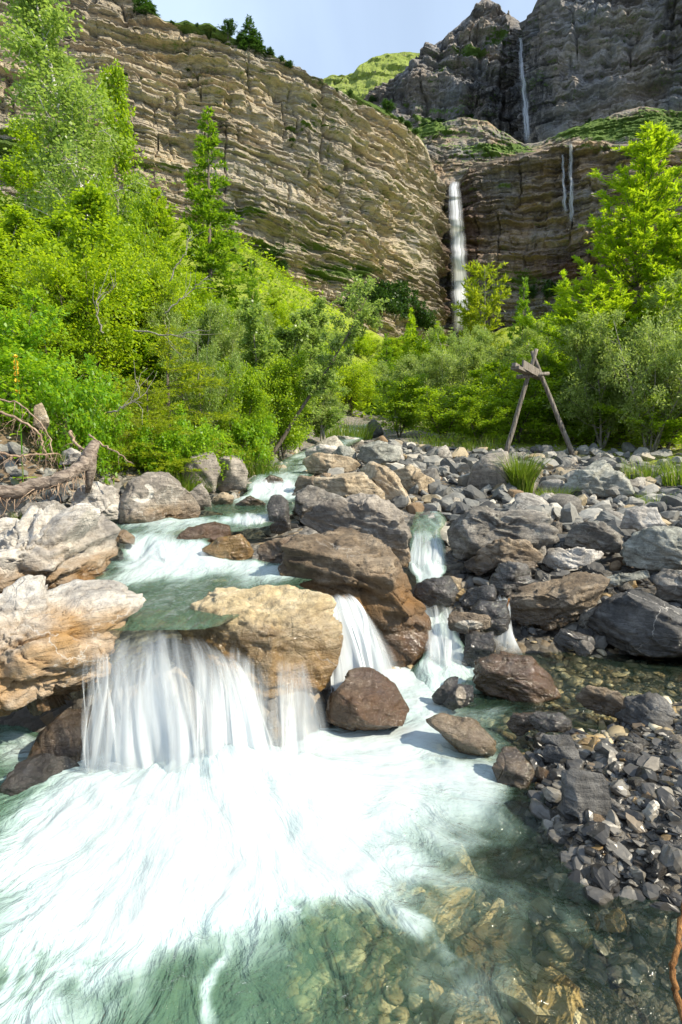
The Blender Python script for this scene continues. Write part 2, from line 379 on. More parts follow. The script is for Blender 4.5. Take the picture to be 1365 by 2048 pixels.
def fall_mat(name, fx=26.0, fy=0.9, lo=0.36, hi=0.72, dens=0.95, tint=(0.78, 0.82, 0.84)):
    t = NT(name)
    uv = t.n("UVMap", uv_map="UVMap").outputs["UV"]
    a = t.noise(t.mapping(uv, (fx, fy, 1)), 1.0, 5, 0.62, 0.25)
    b = t.noise(t.mapping(uv, (fx * 4.5, fy * 2.0, 1)), 1.0, 3, 0.6, 0.1)
    m = t.math('ADD', t.math('MULTIPLY', a, 0.76), t.math('MULTIPLY', b, 0.24))
    m = t.math('ADD', m, t.math('SUBTRACT', t.attr("foam"), 0.5))
    mr = t.n("MapRange", interpolation_type='SMOOTHSTEP'); t.l(m, mr.inputs[0]); mr.inputs[1].default_value = lo; mr.inputs[2].default_value = hi
    al = t.math('MULTIPLY', t.math('MULTIPLY', mr.outputs[0], t.attr("edge")), dens)
    fd = t.bsdf(C4(tint), 0.5, None, 0.3)
    tl = t.n("BsdfTranslucent"); tl.inputs["Color"].default_value = C4(tint)
    tp = t.n("BsdfTransparent")
    return t.done(t.mixsh(al, tp.outputs[0], t.mixsh(0.35, fd, tl.outputs[0])))
M['fall'] = fall_mat("falling_water", 10.0, 0.6, 0.22, 0.92, 0.90)
M['spray'] = fall_mat("spray", 6.0, 6.0, 0.30, 0.75, 0.62)
M['fall_far'] = fall_mat("far_falling_water", 9.0, 1.3, 0.30, 0.74, 0.95, (0.93, 0.95, 0.98))
M['fall_thin'] = fall_mat("thin_falling_water", 5.0, 3.0, 0.34, 0.80, 0.70, (0.84, 0.88, 0.95))

G_ = leaf_mat
M['leaf_birch'] = G_("leaf_birch", (0.165, 0.242, 0.050), (0.370, 0.426, 0.123), (0.414, 0.575, 0.092), 0.4, 0.38)
M['leaf_alder'] = G_("leaf_alder", (0.099, 0.198, 0.011), (0.291, 0.381, 0.020), (0.483, 0.667, 0.017), 0.42, 0.45)
M['leaf_lime'] = G_("leaf_lime", (0.154, 0.253, 0.011), (0.370, 0.437, 0.020), (0.575, 0.736, 0.017), 0.44, 0.45)
M['leaf_willow'] = G_("leaf_willow", (0.165, 0.231, 0.055), (0.370, 0.426, 0.146), (0.437, 0.575, 0.092), 0.36, 0.5)
M['leaf_big'] = G_("leaf_big", (0.088, 0.220, 0.013), (0.269, 0.403, 0.022), (0.483, 0.713, 0.023), 0.42, 0.42)
M['needle_larch'] = G_("needle_larch", (0.143, 0.264, 0.011), (0.325, 0.426, 0.016), (0.552, 0.736, 0.017), 0.44, 0.5)
M['needle_spruce'] = G_("needle_spruce", (0.077, 0.176, 0.013), (0.202, 0.314, 0.020), (0.345, 0.552, 0.017), 0.38, 0.5)
M['needle_low'] = G_("needle_low", (0.143, 0.209, 0.013), (0.302, 0.336, 0.018), (0.529, 0.621, 0.023), 0.42, 0.5)
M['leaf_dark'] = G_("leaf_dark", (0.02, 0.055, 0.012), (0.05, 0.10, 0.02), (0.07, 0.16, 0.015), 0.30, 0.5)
M['grass'] = G_("grass_blade", (0.07, 0.13, 0.012), (0.16, 0.20, 0.02), (0.24, 0.36, 0.02), 0.40, 0.5, (0.45, 0.36, 0.14))
M['bark'] = bark_mat("bark", (0.07, 0.055, 0.04), (0.20, 0.165, 0.13))
M['bark_birch'] = bark_mat("bark_birch", (0.45, 0.42, 0.38), (0.70, 0.67, 0.62), (6, 6, 5), True)
M['bark_pale'] = bark_mat("bark_pale", (0.16, 0.14, 0.11), (0.34, 0.31, 0.26), (14, 14, 4))
M['old_wood'] = bark_mat("old_wood", (0.07, 0.058, 0.046), (0.30, 0.265, 0.225), (40, 40, 3))
M['root'] = bark_mat("root", (0.20, 0.13, 0.085), (0.42, 0.31, 0.22), (20, 20, 6))
M['root_orange'] = bark_mat("root_orange", (0.14, 0.06, 0.022), (0.42, 0.21, 0.075), (60, 60, 14))
M['log'] = bark_mat("log_bark", (0.09, 0.065, 0.05), (0.38, 0.31, 0.25), (9, 34, 34))
t = NT("petal"); M['petal'] = t.done(t.bsdf(C4((0.75, 0.48, 0.03)), 0.6))

# ------------------------------------------------------------------ terrain (setting)
CP = []
def cp(d, *a):
    for px, z in a: CP.append(Q(px, d, z))
def cpp(d, *a):
    for px, py in a: CP.append(P(px, py, d))
cp(0.7, (-1500, 0.1), (-300, -0.3), (700, -0.4), (1300, -0.15), (2600, 0.3))
cp(1.2, (-900, 0.3), (-200, -0.3), (350, -0.4), (700, -0.36), (1000, -0.24), (1200, -0.19), (1365, -0.15), (1800, -0.05))
cp(1.5, (700, -0.36), (950, -0.24), (1100, -0.17), (1250, -0.10), (1365, -0.06), (1800, 0.12))
cp(1.8, (-700, 0.5), (-100, -0.3), (350, -0.4), (700, -0.36), (900, -0.26), (1080, -0.12), (1170, 0.02), (1365, 0.10), (1800, 0.25))
cp(2.4, (-500, 0.7), (-100, -0.15), (200, -0.3), (450, -0.4), (700, -0.3), (900, -0.22), (1000, -0.10), (1080, 0.02), (1365, 0.10), (1800, 0.3))
cp(2.75, (-400, 0.8), (0, 0.0), (200, 0.1), (350, 0.22), (520, 0.15), (700, -0.15), (1000, -0.08), (1200, 0.01), (1365, 0.05), (1800, 0.35))
cp(3.1, (-350, 0.8), (150, 0.3), (350, 0.28), (600, 0.3), (720, -0.1), (900, -0.14), (1100, -0.07), (1300, -0.04), (1800, 0.3))
cp(3.6, (-300, 0.9), (150, 0.4), (400, 0.3), (600, 0.3), (740, 0.1), (900, -0.08), (1100, -0.06), (1365, -0.04), (1800, 0.3))
cp(4.1, (-250, 1.0), (100, 0.5), (400, 0.38), (560, 0.42), (700, 0.3), (860, 0.08), (960, 0.10), (1100, 0.14), (1365, 0.15), (1800, 0.35))
cp(4.7, (-300, 1.3), (50, 0.75), (220, 0.5), (400, 0.5), (560, 0.55), (720, 0.45), (860, 0.2), (960, 0.32), (1100, 0.32), (1365, 0.30), (1800, 0.45))
cp(5.3, (-300, 1.8), (0, 1.05), (150, 0.85), (300, 0.6), (480, 0.55), (600, 0.62), (740, 0.6), (860, 0.42), (960, 0.46), (1100, 0.44), (1365, 0.42))
cp(6.0, (-300, 2.2), (0, 1.65), (150, 1.2), (300, 0.95), (500, 0.6), (620, 0.7), (740, 0.72), (860, 0.58), (1000, 0.58), (1365, 0.55), (1800, 0.7))
cp(7.5, (-300, 2.9), (0, 2.1), (150, 1.7), (300, 1.25), (430, 1.0), (540, 0.82), (650, 0.95), (850, 0.78), (1000, 0.72), (1365, 0.72), (1800, 0.9))
cp(10, (-400, 4.2), (0, 3.1), (250, 2.2), (430, 1.5), (560, 1.15), (620, 1.1), (700, 1.15), (850, 1.08), (1000, 1.0), (1365, 1.02), (1800, 1.3))
cp(14, (-400, 5.8), (0, 4.6), (300, 3.3), (480, 2.3), (620, 1.55), (690, 1.42), (760, 1.55), (900, 1.5), (1100, 1.46), (1365, 1.52), (1800, 2.0))
cp(20, (-400, 8.5), (0, 7.2), (250, 5.6), (450, 4.0), (600, 2.6), (715, 1.85), (800, 2.1), (900, 2.2), (1100, 2.3), (1365, 2.6), (1800, 3.4))
cp(40, (-400, 20), (0, 18), (250, 15), (420, 11.5), (560, 8.0), (660, 5.4), (735, 3.6), (820, 4.4), (1000, 5.0), (1365, 6.5), (1900, 10))
cpp(80, (-400, 470), (0, 500), (300, 525), (480, 545), (560, 600), (640, 690), (700, 750), (760, 795), (850, 770), (1000, 755), (1365, 730), (1900, 700))
cpp(130, (-400, 440), (0, 465), (300, 470), (430, 478), (500, 500), (560, 545), (640, 612), (720, 690), (780, 735), (900, 735), (1100, 690), (1365, 665), (1900, 630))
cpp(200, (-400, 420), (0, 440), (400, 455), (600, 575), (700, 640), (780, 680), (870, 700), (1000, 665), (1365, 610), (1900, 580))
cpp(290, (-400, 400), (0, 420), (500, 520), (760, 650), (900, 680), (1100, 630), (1365, 590), (1900, 560))
CP = np.array(CP)
cu, cv, cw = CP[:, 0] / CP[:, 1], np.log(CP[:, 1]), (CP[:, 2] - CAMZ) / CP[:, 1]
def _ker(u, v): return np.sqrt(((u[:, None] - cu[None]) * 2.2) ** 2 + (v[:, None] - cv[None]) ** 2 + 0.012)
_A = np.zeros((len(CP) + 3,) * 2); _A[:-3, :-3] = _ker(cu, cv)
_A[:-3, -3] = 1; _A[:-3, -2] = cu; _A[:-3, -1] = cv; _A[-3:, :-3] = _A[:-3, -3:].T
_w = np.linalg.solve(_A, np.concatenate([cw, np.zeros(3)]))
def ground_z(x, y, detail=True):
    x = np.atleast_1d(np.asarray(x, float)); y = np.atleast_1d(np.asarray(y, float)); sh = x.shape
    x = x.ravel(); y = np.maximum(y.ravel(), 0.35); u = x / y; v = np.log(y); out = np.empty_like(u)
    for k in range(0, len(u), 20000):
        s = slice(k, k + 20000)
        out[s] = _ker(u[s], v[s]) @ _w[:-3] + _w[-3] + _w[-2] * u[s] + _w[-1] * v[s]
    z = CAMZ + out * y
    if detail:
        p = np.stack([x, y, np.zeros_like(x)], -1)
        z = z + (fbm(p * 1.7, 4, 3) - 0.5) * 0.10 * sstep(0.5, 3, y) + (fbm(p * 0.25, 4, 5) - 0.5) * 0.9 * sstep(9, 30, y) + (fbm(p * 0.05, 3, 6) - 0.5) * 5 * sstep(40, 120, y)
    return z.reshape(sh)
def G(x, y): return float(ground_z([x], [y])[0])

us = np.concatenate([np.linspace(-2.6, -0.8, 40, endpoint=False), np.linspace(-0.8, 0.8, 280), np.linspace(0.8, 2.6, 40)[1:]])
vs_ = np.linspace(math.log(0.4), math.log(300), 360)
UU, VV = np.meshgrid(us, vs_); gy = np.exp(VV); gx = UU * gy
gz = ground_z(gx, gy)
ppx, ppy = pix(np.stack([gx, gy, gz], -1))
p3 = np.stack([gx, gy, gz], -1)
gn = fbm(p3 * 0.9, 4, 9)
left_edge = np.interp(gy.ravel(), [3, 5, 6, 8, 10, 14, 20, 40], [-60, 60, 200, 380, 520, 600, 660, 715]).reshape(gy.shape)
right_edge = np.interp(gy.ravel(), [3, 6, 9, 12, 14, 20, 40], [2600, 1900, 1500, 1150, 930, 800, 745]).reshape(gy.shape)
veg = np.maximum(sstep(0, -90, ppx - left_edge), sstep(0, 110, ppx - right_edge))
grass = np.clip(veg * sstep(6.5, 11, gy) * (0.6 + 0.9 * (gn - 0.3)), 0, 1); grass = np.where(gy > 45, np.clip(0.75 + gn * 0.5, 0, 1), grass)
soil = np.clip(veg * 1.2, 0, 1)
wl = np.interp(gy.ravel(), [0.4, 2.6, 2.8, 4.1, 4.6, 5.4, 7, 7.6, 10], [0.06, 0.06, 0.06, 0.1, 0.3, 0.5, 0.7, 0.9, 1.0]).reshape(gy.shape)
wet = sstep(0.10, -0.02, gz - wl) * (gy < 12)
terrain_me = mesh_np("terrain", p3, grid_faces(*gx.shape), True, dict(grass=grass, soil=soil, wet=wet, far=sstep(25, 60, gy)))
tag(add("terrain", terrain_me, M['ground']), kind="structure")
def bvh_of(me, loc=(0, 0, 0)):
    n = len(me.vertices); v = np.empty(n * 3, np.float32); me.vertices.foreach_get("co", v)
    v = v.reshape(-1, 3) + np.array(loc, np.float32)
    return BVHTree.FromPolygons([tuple(r) for r in v.tolist()], [tuple(p.vertices) for p in me.polygons])

# ------------------------------------------------------------------ cliffs and far hills (setting)
def cliff(name, cols, nc, nr, mat, amp=2.2, jag=6, seed=1, dip=0.0, fold=5.0, wetf=None, grassf=None, redf=None, back=40, big=4.0, bedk=1.0, blkw=0.8):
    cols = np.array(cols, float)
    px = np.linspace(cols[0, 0], cols[-1, 0], nc)
    df, yf, dt, yt = [np.interp(px, cols[:, 0], cols[:, k]) for k in (1, 2, 3, 4)]
    jn = (fbm(np.stack([px / 22, px * 0, px * 0 + seed], -1), 4, seed) - 0.5) * jag * 2
    yt = yt + jn
    v = np.linspace(0, 1, nr)[:, None]
    PX = np.broadcast_to(px, (nr, nc)); PY = yf + (yt - yf) * v; D = df + (dt - df) * v ** 1.3
    X = P(PX, PY, D)
    tan = np.gradient(X[nr // 2], axis=0); tan[:, 2] = 0
    k = 25; ker = np.ones(k) / k
    tan = np.stack([np.convolve(np.pad(tan[:, i], k // 2, mode='edge'), ker, 'valid') for i in range(3)], -1)
    nrm = np.stack([tan[:, 1], -tan[:, 0], tan[:, 2] * 0], -1); nrm /= np.linalg.norm(nrm, axis=1)[:, None]
    nrm = np.where(nrm[:, 1:2] > 0, -nrm, nrm)
    s = D.mean() / 200.0
    bed = X[..., 2] + 0.02 * X[..., 0] + dip * np.logaddexp(0, (X[..., 0] + 25) / 15) * 15 + fold * s * (fbm(X / (34 * s), 3, seed + 3) - 0.5) * 2 + 0.32 * s * (fbm(X / (4 * s), 3, seed + 4) - 0.5)
    bed = bed * bedk / s
    bed = bed + 2.6 * (vnoise(np.stack([bed / 7.0, 0 * bed, 0 * bed + seed], -1), seed + 50) - 0.5)
    lat = np.stack([X[..., 0] / (26 * s), X[..., 1] / (26 * s)], -1)
    def lay(per, sd, l=1.0):
        q = np.concatenate([lat * l, (bed / per)[..., None]], -1); return vnoise(q, sd)
    a1 = sstep(0.42, 0.58, lay(4.6, seed + 10, 1.3)); a2 = sstep(0.38, 0.62, lay(1.9, seed + 11, 1.8)); a3 = sstep(0.36, 0.64, lay(0.8, seed + 12, 2.4))
    with np.errstate(over='ignore'):
        def cells(per, wl, sd):
            jx = X[..., 0] / (wl * s) + 0.9 * fbm(X / (5 * s), 2, sd) ; jy = X[..., 1] / (wl * 1.6 * s); jb = bed / per
            return _h(np.floor(jx).astype(np.int64), np.floor(jy).astype(np.int64), np.floor(jb).astype(np.int64), sd)
        c1 = cells(2.1, 3.4, seed + 40); c2 = cells(0.9, 1.5, seed + 41)
    rib = fbm(np.stack([X[..., 0] / (17 * s), X[..., 1] / (17 * s), X[..., 2] / (40 * s)], -1), 4, seed + 20)
    blk = 0.5 * fbm(X / (3.2 * s), 4, seed + 21) + 0.5 * fbm(np.stack([X[..., 0] / (2.2 * s), X[..., 1] / (2.2 * s), X[..., 2] / (7 * s)], -1), 4, seed + 22)
    crag = 1 - np.abs(2 * fbm(np.stack([X[..., 0] / (22 * s), X[..., 1] / (22 * s), X[..., 2] / (30 * s)], -1), 5, seed + 23, 0.6) - 1)
    disp = amp * s * (0.75 * (a1 - 0.5) + 0.72 * (a2 - 0.5) + 0.46 * (a3 - 0.5) + 2.2 * blkw * (blk - 0.5) + 3.2 * blkw * (crag - 0.7) + 0.50 * (c1 - 0.5) + 0.26 * (c2 - 0.5)) + big * s * (rib - 0.5) * 2
    jn_ = np.abs(fbm(np.stack([X[..., 0] / (7 * s), X[..., 1] / (7 * s), X[..., 2] / (26 * s)], -1), 3, seed + 24) - 0.5); jk_ = fbm(X / (14 * s), 2, seed + 25)
    disp = disp - amp * s * 0.75 * sstep(0.045, 0.0, jn_) * sstep(0.42, 0.6, jk_)
    disp = disp * sstep(1.0, 0.965, v) + 0 * disp
    X = X + nrm[None] * disp[..., None]
    wet = np.zeros((nr, nc)) if wetf is None else wetf(PX, PY)
    gr = np.zeros((nr, nc)) if grassf is None else grassf(PX, PY)
    # grass settles where the face lies back
    gxv = np.gradient(X, axis=1); gyv = np.gradient(X, axis=0); nn = np.cross(gxv, gyv); nn /= np.linalg.norm(nn, axis=-1)[..., None] + 1e-9
    flat = sstep(0.45, 0.85, np.abs(nn[..., 2]))
    gr = np.clip(gr + 0.42 * flat * (fbm(X / (20 * s), 3, seed + 30) > 0.47), 0, 1)
    red = np.zeros((nr, nc)) if redf is None else redf(PX, PY)
    # land behind the edge
    bk = []
    for j, (dd, dz) in enumerate(((0.12, 0.5), (0.5, 0.0), (1.0, -6.0))):
        q = X[-1].copy(); q[:, 1] += back * dd; q[:, 2] += dz * s; bk.append(q)
    X = np.concatenate([X, np.array(bk)], 0); z3 = np.zeros((3, nc))
    wet = np.concatenate([wet, z3]); gr = np.concatenate([gr, z3 + 0.8]); red = np.concatenate([red, z3]); bed = np.concatenate([bed, np.repeat(bed[-1:], 3, 0)])
    me = mesh_np(name, X, grid_faces(nr + 3, nc), False, dict(bed=bed, wet=wet, grass=gr, red=red))
    tag(add(name, me, mat), kind="structure")
    return me
def blob(PX, PY, cx, cy, rx, ry, w=1.0):
    return w * np.exp(-(((PX - cx) / rx) ** 2 + ((PY - cy) / ry) ** 2))
# columns: pixel column, depth of foot, row of foot, depth of top, row of top
def lgrass(X, Y):
    g = sum(blob(X, Y, *b) for b in ((560, 492, 90, 10, .5), (520, 80, 60, 12, .5), (600, 250, 50, 8, .35), (480, 425, 60, 7, .6), (700, 545, 90, 14, .7), (300, 330, 80, 6, .3), (20, 300, 40, 25, .8)))
    top = np.interp(X, [0, 250, 330, 470, 545, 690, 835, 860], [-80, -25, 38, 72, 105, 180, 262, 300])
    return np.clip(g + 0.75 * sstep(16, 2, Y - top), 0, 1)
def lwet(X, Y):
    return np.clip(blob(X, Y, 268, 275, 18, 40, .7) + blob(X, Y, 450, 245, 30, 18, .7) + blob(X, Y, 905, 520, 34, 200, 1.0) + blob(X, Y, 850, 600, 60, 60, .7), 0, 1)
def lred(X, Y): return np.clip(blob(X, Y, 900, 560, 30, 120, .9), 0, 1)
main_cliff = cliff("cliff_left", [(-420, 140, 420, 150, -260), (-100, 150, 430, 160, -120), (0, 153, 440, 163, -85), (130, 157, 445, 167, -60), (250, 160, 455, 170, -25), (300, 162, 460, 171, 25),
    (330, 163, 465, 172, 38), (420, 166, 475, 174, 50), (470, 168, 490, 176, 74), (545, 172, 545, 180, 105), (600, 176, 610, 184, 142), (690, 185, 690, 192, 182), (780, 199, 750, 206, 220),
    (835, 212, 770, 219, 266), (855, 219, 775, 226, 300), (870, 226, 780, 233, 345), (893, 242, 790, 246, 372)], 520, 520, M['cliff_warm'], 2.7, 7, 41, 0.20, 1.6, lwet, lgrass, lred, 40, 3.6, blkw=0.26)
def rwet(X, Y):
    return np.clip(blob(X, Y, 905, 520, 60, 260, 1.1) + blob(X, Y, 1135, 370, 26, 110, 1.0) + blob(X, Y, 1150, 540, 80, 40, .9) + blob(X, Y, 990, 420, 60, 90, .45) + blob(X, Y, 1060, 330, 80, 40, .5), 0, 1)
def rgrass(X, Y): return np.clip(blob(X, Y, 1010, 372, 25, 8, .6) + blob(X, Y, 1060, 560, 60, 18, .6) + blob(X, Y, 1200, 300, 160, 8, .5), 0, 1)
def rred(X, Y): return np.clip(blob(X, Y, 935, 500, 32, 150, .9) + blob(X, Y, 1140, 540, 80, 35, .8), 0, 1)
right_cliff = cliff("cliff_beside_fall", [(872, 262, 790, 266, 376), (905, 262, 790, 266, 366), (922, 260, 785, 264, 362), (940, 255, 780, 262, 330), (1000, 248, 770, 258, 315), (1080, 240, 750, 252, 300), (1130, 236, 730, 248, 290),
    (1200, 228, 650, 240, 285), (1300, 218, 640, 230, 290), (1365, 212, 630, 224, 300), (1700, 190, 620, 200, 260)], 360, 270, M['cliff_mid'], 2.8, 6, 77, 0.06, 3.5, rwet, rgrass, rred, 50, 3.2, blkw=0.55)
def tgrass(X, Y): return np.clip(blob(X, Y, 1200, 262, 170, 24, .85) + blob(X, Y, 860, 262, 40, 14, .8) + blob(X, Y, 1000, 300, 90, 12, .6) + blob(X, Y, 1330, 240, 100, 30, .45) + 0.12, 0, 1)
cliff("cliff_terrace", [(815, 290, 420, 330, 266), (835, 290, 420, 335, 258), (880, 290, 420, 338, 246), (930, 285, 420, 340, 236), (975, 280, 410, 340, 243), (1010, 276, 400, 338, 268), (1050, 272, 380, 336, 290),
    (1100, 268, 370, 334, 276), (1180, 262, 360, 330, 246), (1280, 255, 350, 325, 212), (1365, 250, 350, 320, 222), (1700, 235, 330, 310, 180)], 380, 150, M['cliff_mid'], 1.6, 6, 19, 0.0, 4, None, tgrass, None, 30, 3.0)
def uwet(X, Y): return np.clip(blob(X, Y, 1060, 200, 42, 130, 2.0) + blob(X, Y, 985, 225, 60, 55, 1.5) + blob(X, Y, 1340, 80, 30, 110, .8) + blob(X, Y, 1300, 140, 40, 30, .5) + blob(X, Y, 800, 215, 60, 40, .6) + blob(X, Y, 950, 160, 20, 60, .5), 0, 1)
def ugrass(X, Y): return np.clip(blob(X, Y, 945, 112, 30, 9, .8) + blob(X, Y, 880, 215, 60, 10, .6) + blob(X, Y, 1000, 85, 30, 8, .6) + blob(X, Y, 860, 245, 40, 10, .9) + blob(X, Y, 800, 180, 50, 12, .4) + blob(X, Y, 880, 150, 30, 10, .4), 0, 1)
upper_cliff = cliff("cliff_upper", [(700, 480, 330, 520, 215), (760, 470, 330, 505, 182), (800, 465, 330, 500, 150), (835, 460, 330, 495, 128), (850, 458, 330, 495, 104), (875, 456, 330, 494, 82), (905, 454, 330, 492, 64),
    (940, 452, 330, 490, 34), (958, 450, 330, 490, 10), (970, 450, 330, 490, -4), (985, 450, 330, 490, 6), (1010, 450, 330, 488, 24), (1045, 452, 330, 480, 48), (1060, 440, 330, 460, 50), (1068, 425, 330, 440, 30), (1078, 415, 330, 425, -6),
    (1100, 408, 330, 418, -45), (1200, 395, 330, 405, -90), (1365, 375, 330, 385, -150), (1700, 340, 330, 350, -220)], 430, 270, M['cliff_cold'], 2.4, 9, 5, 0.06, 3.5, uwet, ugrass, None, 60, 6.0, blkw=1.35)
def hgrass(X, Y): return 0.62 + 0 * X
cliff("hill_far", [(560, 640, 300, 700, 195), (640, 640, 300, 700, 160), (690, 640, 300, 700, 152), (705, 640, 300, 700, 150), (725, 640, 300, 705, 128), (770, 640, 300, 710, 106), (845, 640, 300, 710, 106), (880, 640, 300, 700, 130), (940, 640, 300, 700, 170)],
    160, 80, M['hill_grass'], 1.2, 5, 23, 0.1, 4, None, hgrass, None, 60, 3.0)

# ------------------------------------------------------------------ far waterfalls
CAMV = Vector((0, 0, CAMZ))
bv_r, bv_u, bv_l = bvh_of(right_cliff), bvh_of(upper_cliff), bvh_of(main_cliff)
def far_fall(label, pts, bvs, mat, off, nu=14, nv=70, seed=0):
    """pts: (row, column of left edge, column of right edge)"""
    pts = np.array(pts, float); v = np.linspace(0, 1, nv); py = pts[0, 0] + (pts[-1, 0] - pts[0, 0]) * v
    l = np.interp(py, pts[:, 0], pts[:, 1]); r = np.interp(py, pts[:, 0], pts[:, 2]); mid = (l + r) / 2
    dep = []
    for m, y, a, b in zip(mid, py, l, r):
        best = 1e9
        for c in (a, m, b):
            q = Vector(P(c, y, 1.0).tolist()) - CAMV
            for bv in bvs:
                h = bv.ray_cast(CAMV, q.normalized())
                if h[0] is not None: best = min(best, h[0].y)
        dep.append(best)
    dep = np.array(dep); ok = dep < 1e8; dep = np.interp(np.arange(nv), np.where(ok)[0], dep[ok])
    dep = np.array([dep[max(0, k - 5):k + 6].min() for k in range(nv)]); dep = np.convolve(np.pad(dep, 5, mode='edge'), np.ones(11) / 11, 'valid') - off
    u = np.linspace(0, 1, nu)
    PX = l[:, None] + (r - l)[:, None] * u; PX = PX + (fbm(np.stack([PX * 0 + seed, py[:, None] / 14 + 0 * PX, PX * 0], -1), 3, seed) - 0.5) * 5
    D = dep[:, None] + 1.2 * (2 * u[None] - 1) ** 2
    V = P(PX, py[:, None] + 0 * PX, D)
    edge = sstep(0, 0.40, u)[None] * sstep(1, 0.60, u)[None] * (sstep(0, 0.02, v) * sstep(1.0, 0.85, v))[:, None]
    foam = 0.5 + 0.10 * (1 - np.abs(2 * u - 1))[None] + 0 * D
    me = mesh_np("waterfall", V, grid_faces(nv, nu), True, dict(edge=edge, foam=foam), np.stack([u[None] + 0 * D, v[:, None] + 0 * D], -1).reshape(-1, 2))
    o = add("waterfall", me, mat); tag(o, label, "waterfall"); return o
far_fall("broad white waterfall dropping down the cliff into the trees", [(362, 897, 921), (400, 894, 926), (480, 897, 934), (560, 900, 942), (610, 900, 944), (655, 903, 938), (680, 906, 940)], [bv_r, bv_l], M['fall_far'], 0.5, 18, 90, 1)
far_fall("thin high waterfall on the upper cliff beside the pointed peak", [(74, 1037, 1046), (140, 1038, 1051), (210, 1042, 1060), (292, 1046, 1066)], [bv_u], M['fall_thin'], 0.8, 10, 60, 2)
far_fall("slender right-hand strand of the twin trickles on the cliff ledge", [(286, 1137, 1147), (330, 1137, 1148), (450, 1136, 1152)], [bv_r], M['fall_thin'], 0.5, 8, 40, 3)
far_fall("fainter left-hand strand of the twin trickles on the cliff ledge", [(308, 1122, 1129), (350, 1123, 1131), (430, 1124, 1138)], [bv_r], M['fall_thin'], 0.5, 8, 40, 4)
# ------------------------------------------------------------------ boulders
_cs = {}
def cubesphere(n):
    if n in _cs: return _cs[n]
    g = np.tan(np.linspace(-1, 1, n + 1) * np.pi / 4); a, b = np.meshgrid(g, g); o = np.ones_like(a); V = []; Fc = []
    for k, (x, y, z) in enumerate(((a, b, o), (-a, b, -o), (o, b, -a), (-o, b, a), (a, o, -b), (a, -o, b))):
        V.append(np.stack([x, y, z], -1).reshape(-1, 3)); Fc.append(grid_faces(n + 1, n + 1) + k * (n + 1) ** 2)
    V = np.vstack(V); Fc = np.vstack(Fc); V /= np.linalg.norm(V, axis=1)[:, None]
    key = np.round(V * 1e5).astype(np.int64); _, idx, inv = np.unique(key, axis=0, return_index=True, return_inverse=True)
    _cs[n] = (V[idx], inv.ravel()[Fc]); return _cs[n]
def rock_shape(V, seed, size, clips=7, rough=1.0, bed=None, ledge=0.5, protect=None, cutr=(0.62, 0.92), facet=0.4):
    rs = np.random.RandomState(seed)
    for k in range(clips):
        m = rs.normal(size=3); m /= np.linalg.norm(m)
        if protect is not None and abs(m @ protect) < 0.62: m = m * 0.45 + protect * np.sign(m @ protect) * 0.8; m /= np.linalg.norm(m)
        s = V @ m; off = s.max() * rs.uniform(*cutr)
        V = V - np.maximum(0, s - off)[:, None] * m[None]
    r = np.linalg.norm(V, axis=1)[:, None] + 1e-9; nd = V / r
    bd = np.array(bed if bed is not None else [0.25, -0.15, 0.95]); bd = bd / np.linalg.norm(bd)
    q = V / size
    wob = fbm(q * 2.5 + seed, 3, seed) - 0.5
    s = (V @ bd) / size * 11 + wob * 2.4
    lay = vnoise(np.stack([s, q[:, 0] * 1.5, q[:, 1] * 1.5], -1), seed + 5)
    d = (sstep(0.35, 0.65, lay) - 0.5) * 0.085 * ledge + (fbm(q * 3.1 + seed, 6, seed + 1, 0.58) - 0.5) * 0.17 * rough
    for (nc_, am) in ((9, 0.30), (34, 0.22)):               # broken facets: each cell is a slightly tilted plane
        sd_ = rs.uniform(-1.1, 1.1, (nc_, 3)); gr_ = rs.normal(size=(nc_, 3)) * am; of_ = rs.normal(size=nc_) * 0.035 * (9 / nc_) ** 0.4
        qw = q + 0.10 * (np.stack([fbm(q * 3 + 5 * k, 3, seed + 60 + k) for k in range(3)], -1) - 0.5)
        dd_ = ((qw[:, None] - sd_[None]) ** 2).sum(-1); ci = dd_.argmin(1)
        d = d + rough * np.clip(((q - sd_[ci]) * gr_[ci]).sum(1) * 0.45 + of_[ci], -0.10, 0.10) * min(1.0, 0.55 + facet)
    rid = np.abs(fbm(q * 4.3 + seed * 1.7, 4, seed + 2) - 0.5)
    d = d - 0.05 * rough * sstep(0.05, 0.0, rid)
    return V + nd * (d * size)[:, None]
def outline_r(poly, ang):
    p = np.asarray(poly, float); c = (p.min(0) + p.max(0)) / 2
    # area centroid
    x, y = p[:, 0], p[:, 1]; x2, y2 = np.roll(x, -1), np.roll(y, -1); cr_ = x * y2 - x2 * y; A = cr_.sum() / 2
    c = np.array([((x + x2) * cr_).sum() / (6 * A), ((y + y2) * cr_).sum() / (6 * A)])
    dx, dy = np.cos(ang), np.sin(ang); R = np.zeros_like(ang)
    for i in range(len(p)):
        a = p[i] - c; b = p[(i + 1) % len(p)] - c; e = b - a
        den = dx * e[1] - dy * e[0]; den = np.where(np.abs(den) < 1e-9, 1e-9, den)
        t = (a[0] * e[1] - a[1] * e[0]) / den; u = (a[0] * dy - a[1] * dx) / den
        ok = (t > 0) & (u >= -1e-6) & (u <= 1 + 1e-6); R = np.where(ok, np.maximum(R, t), R)
    return c, R
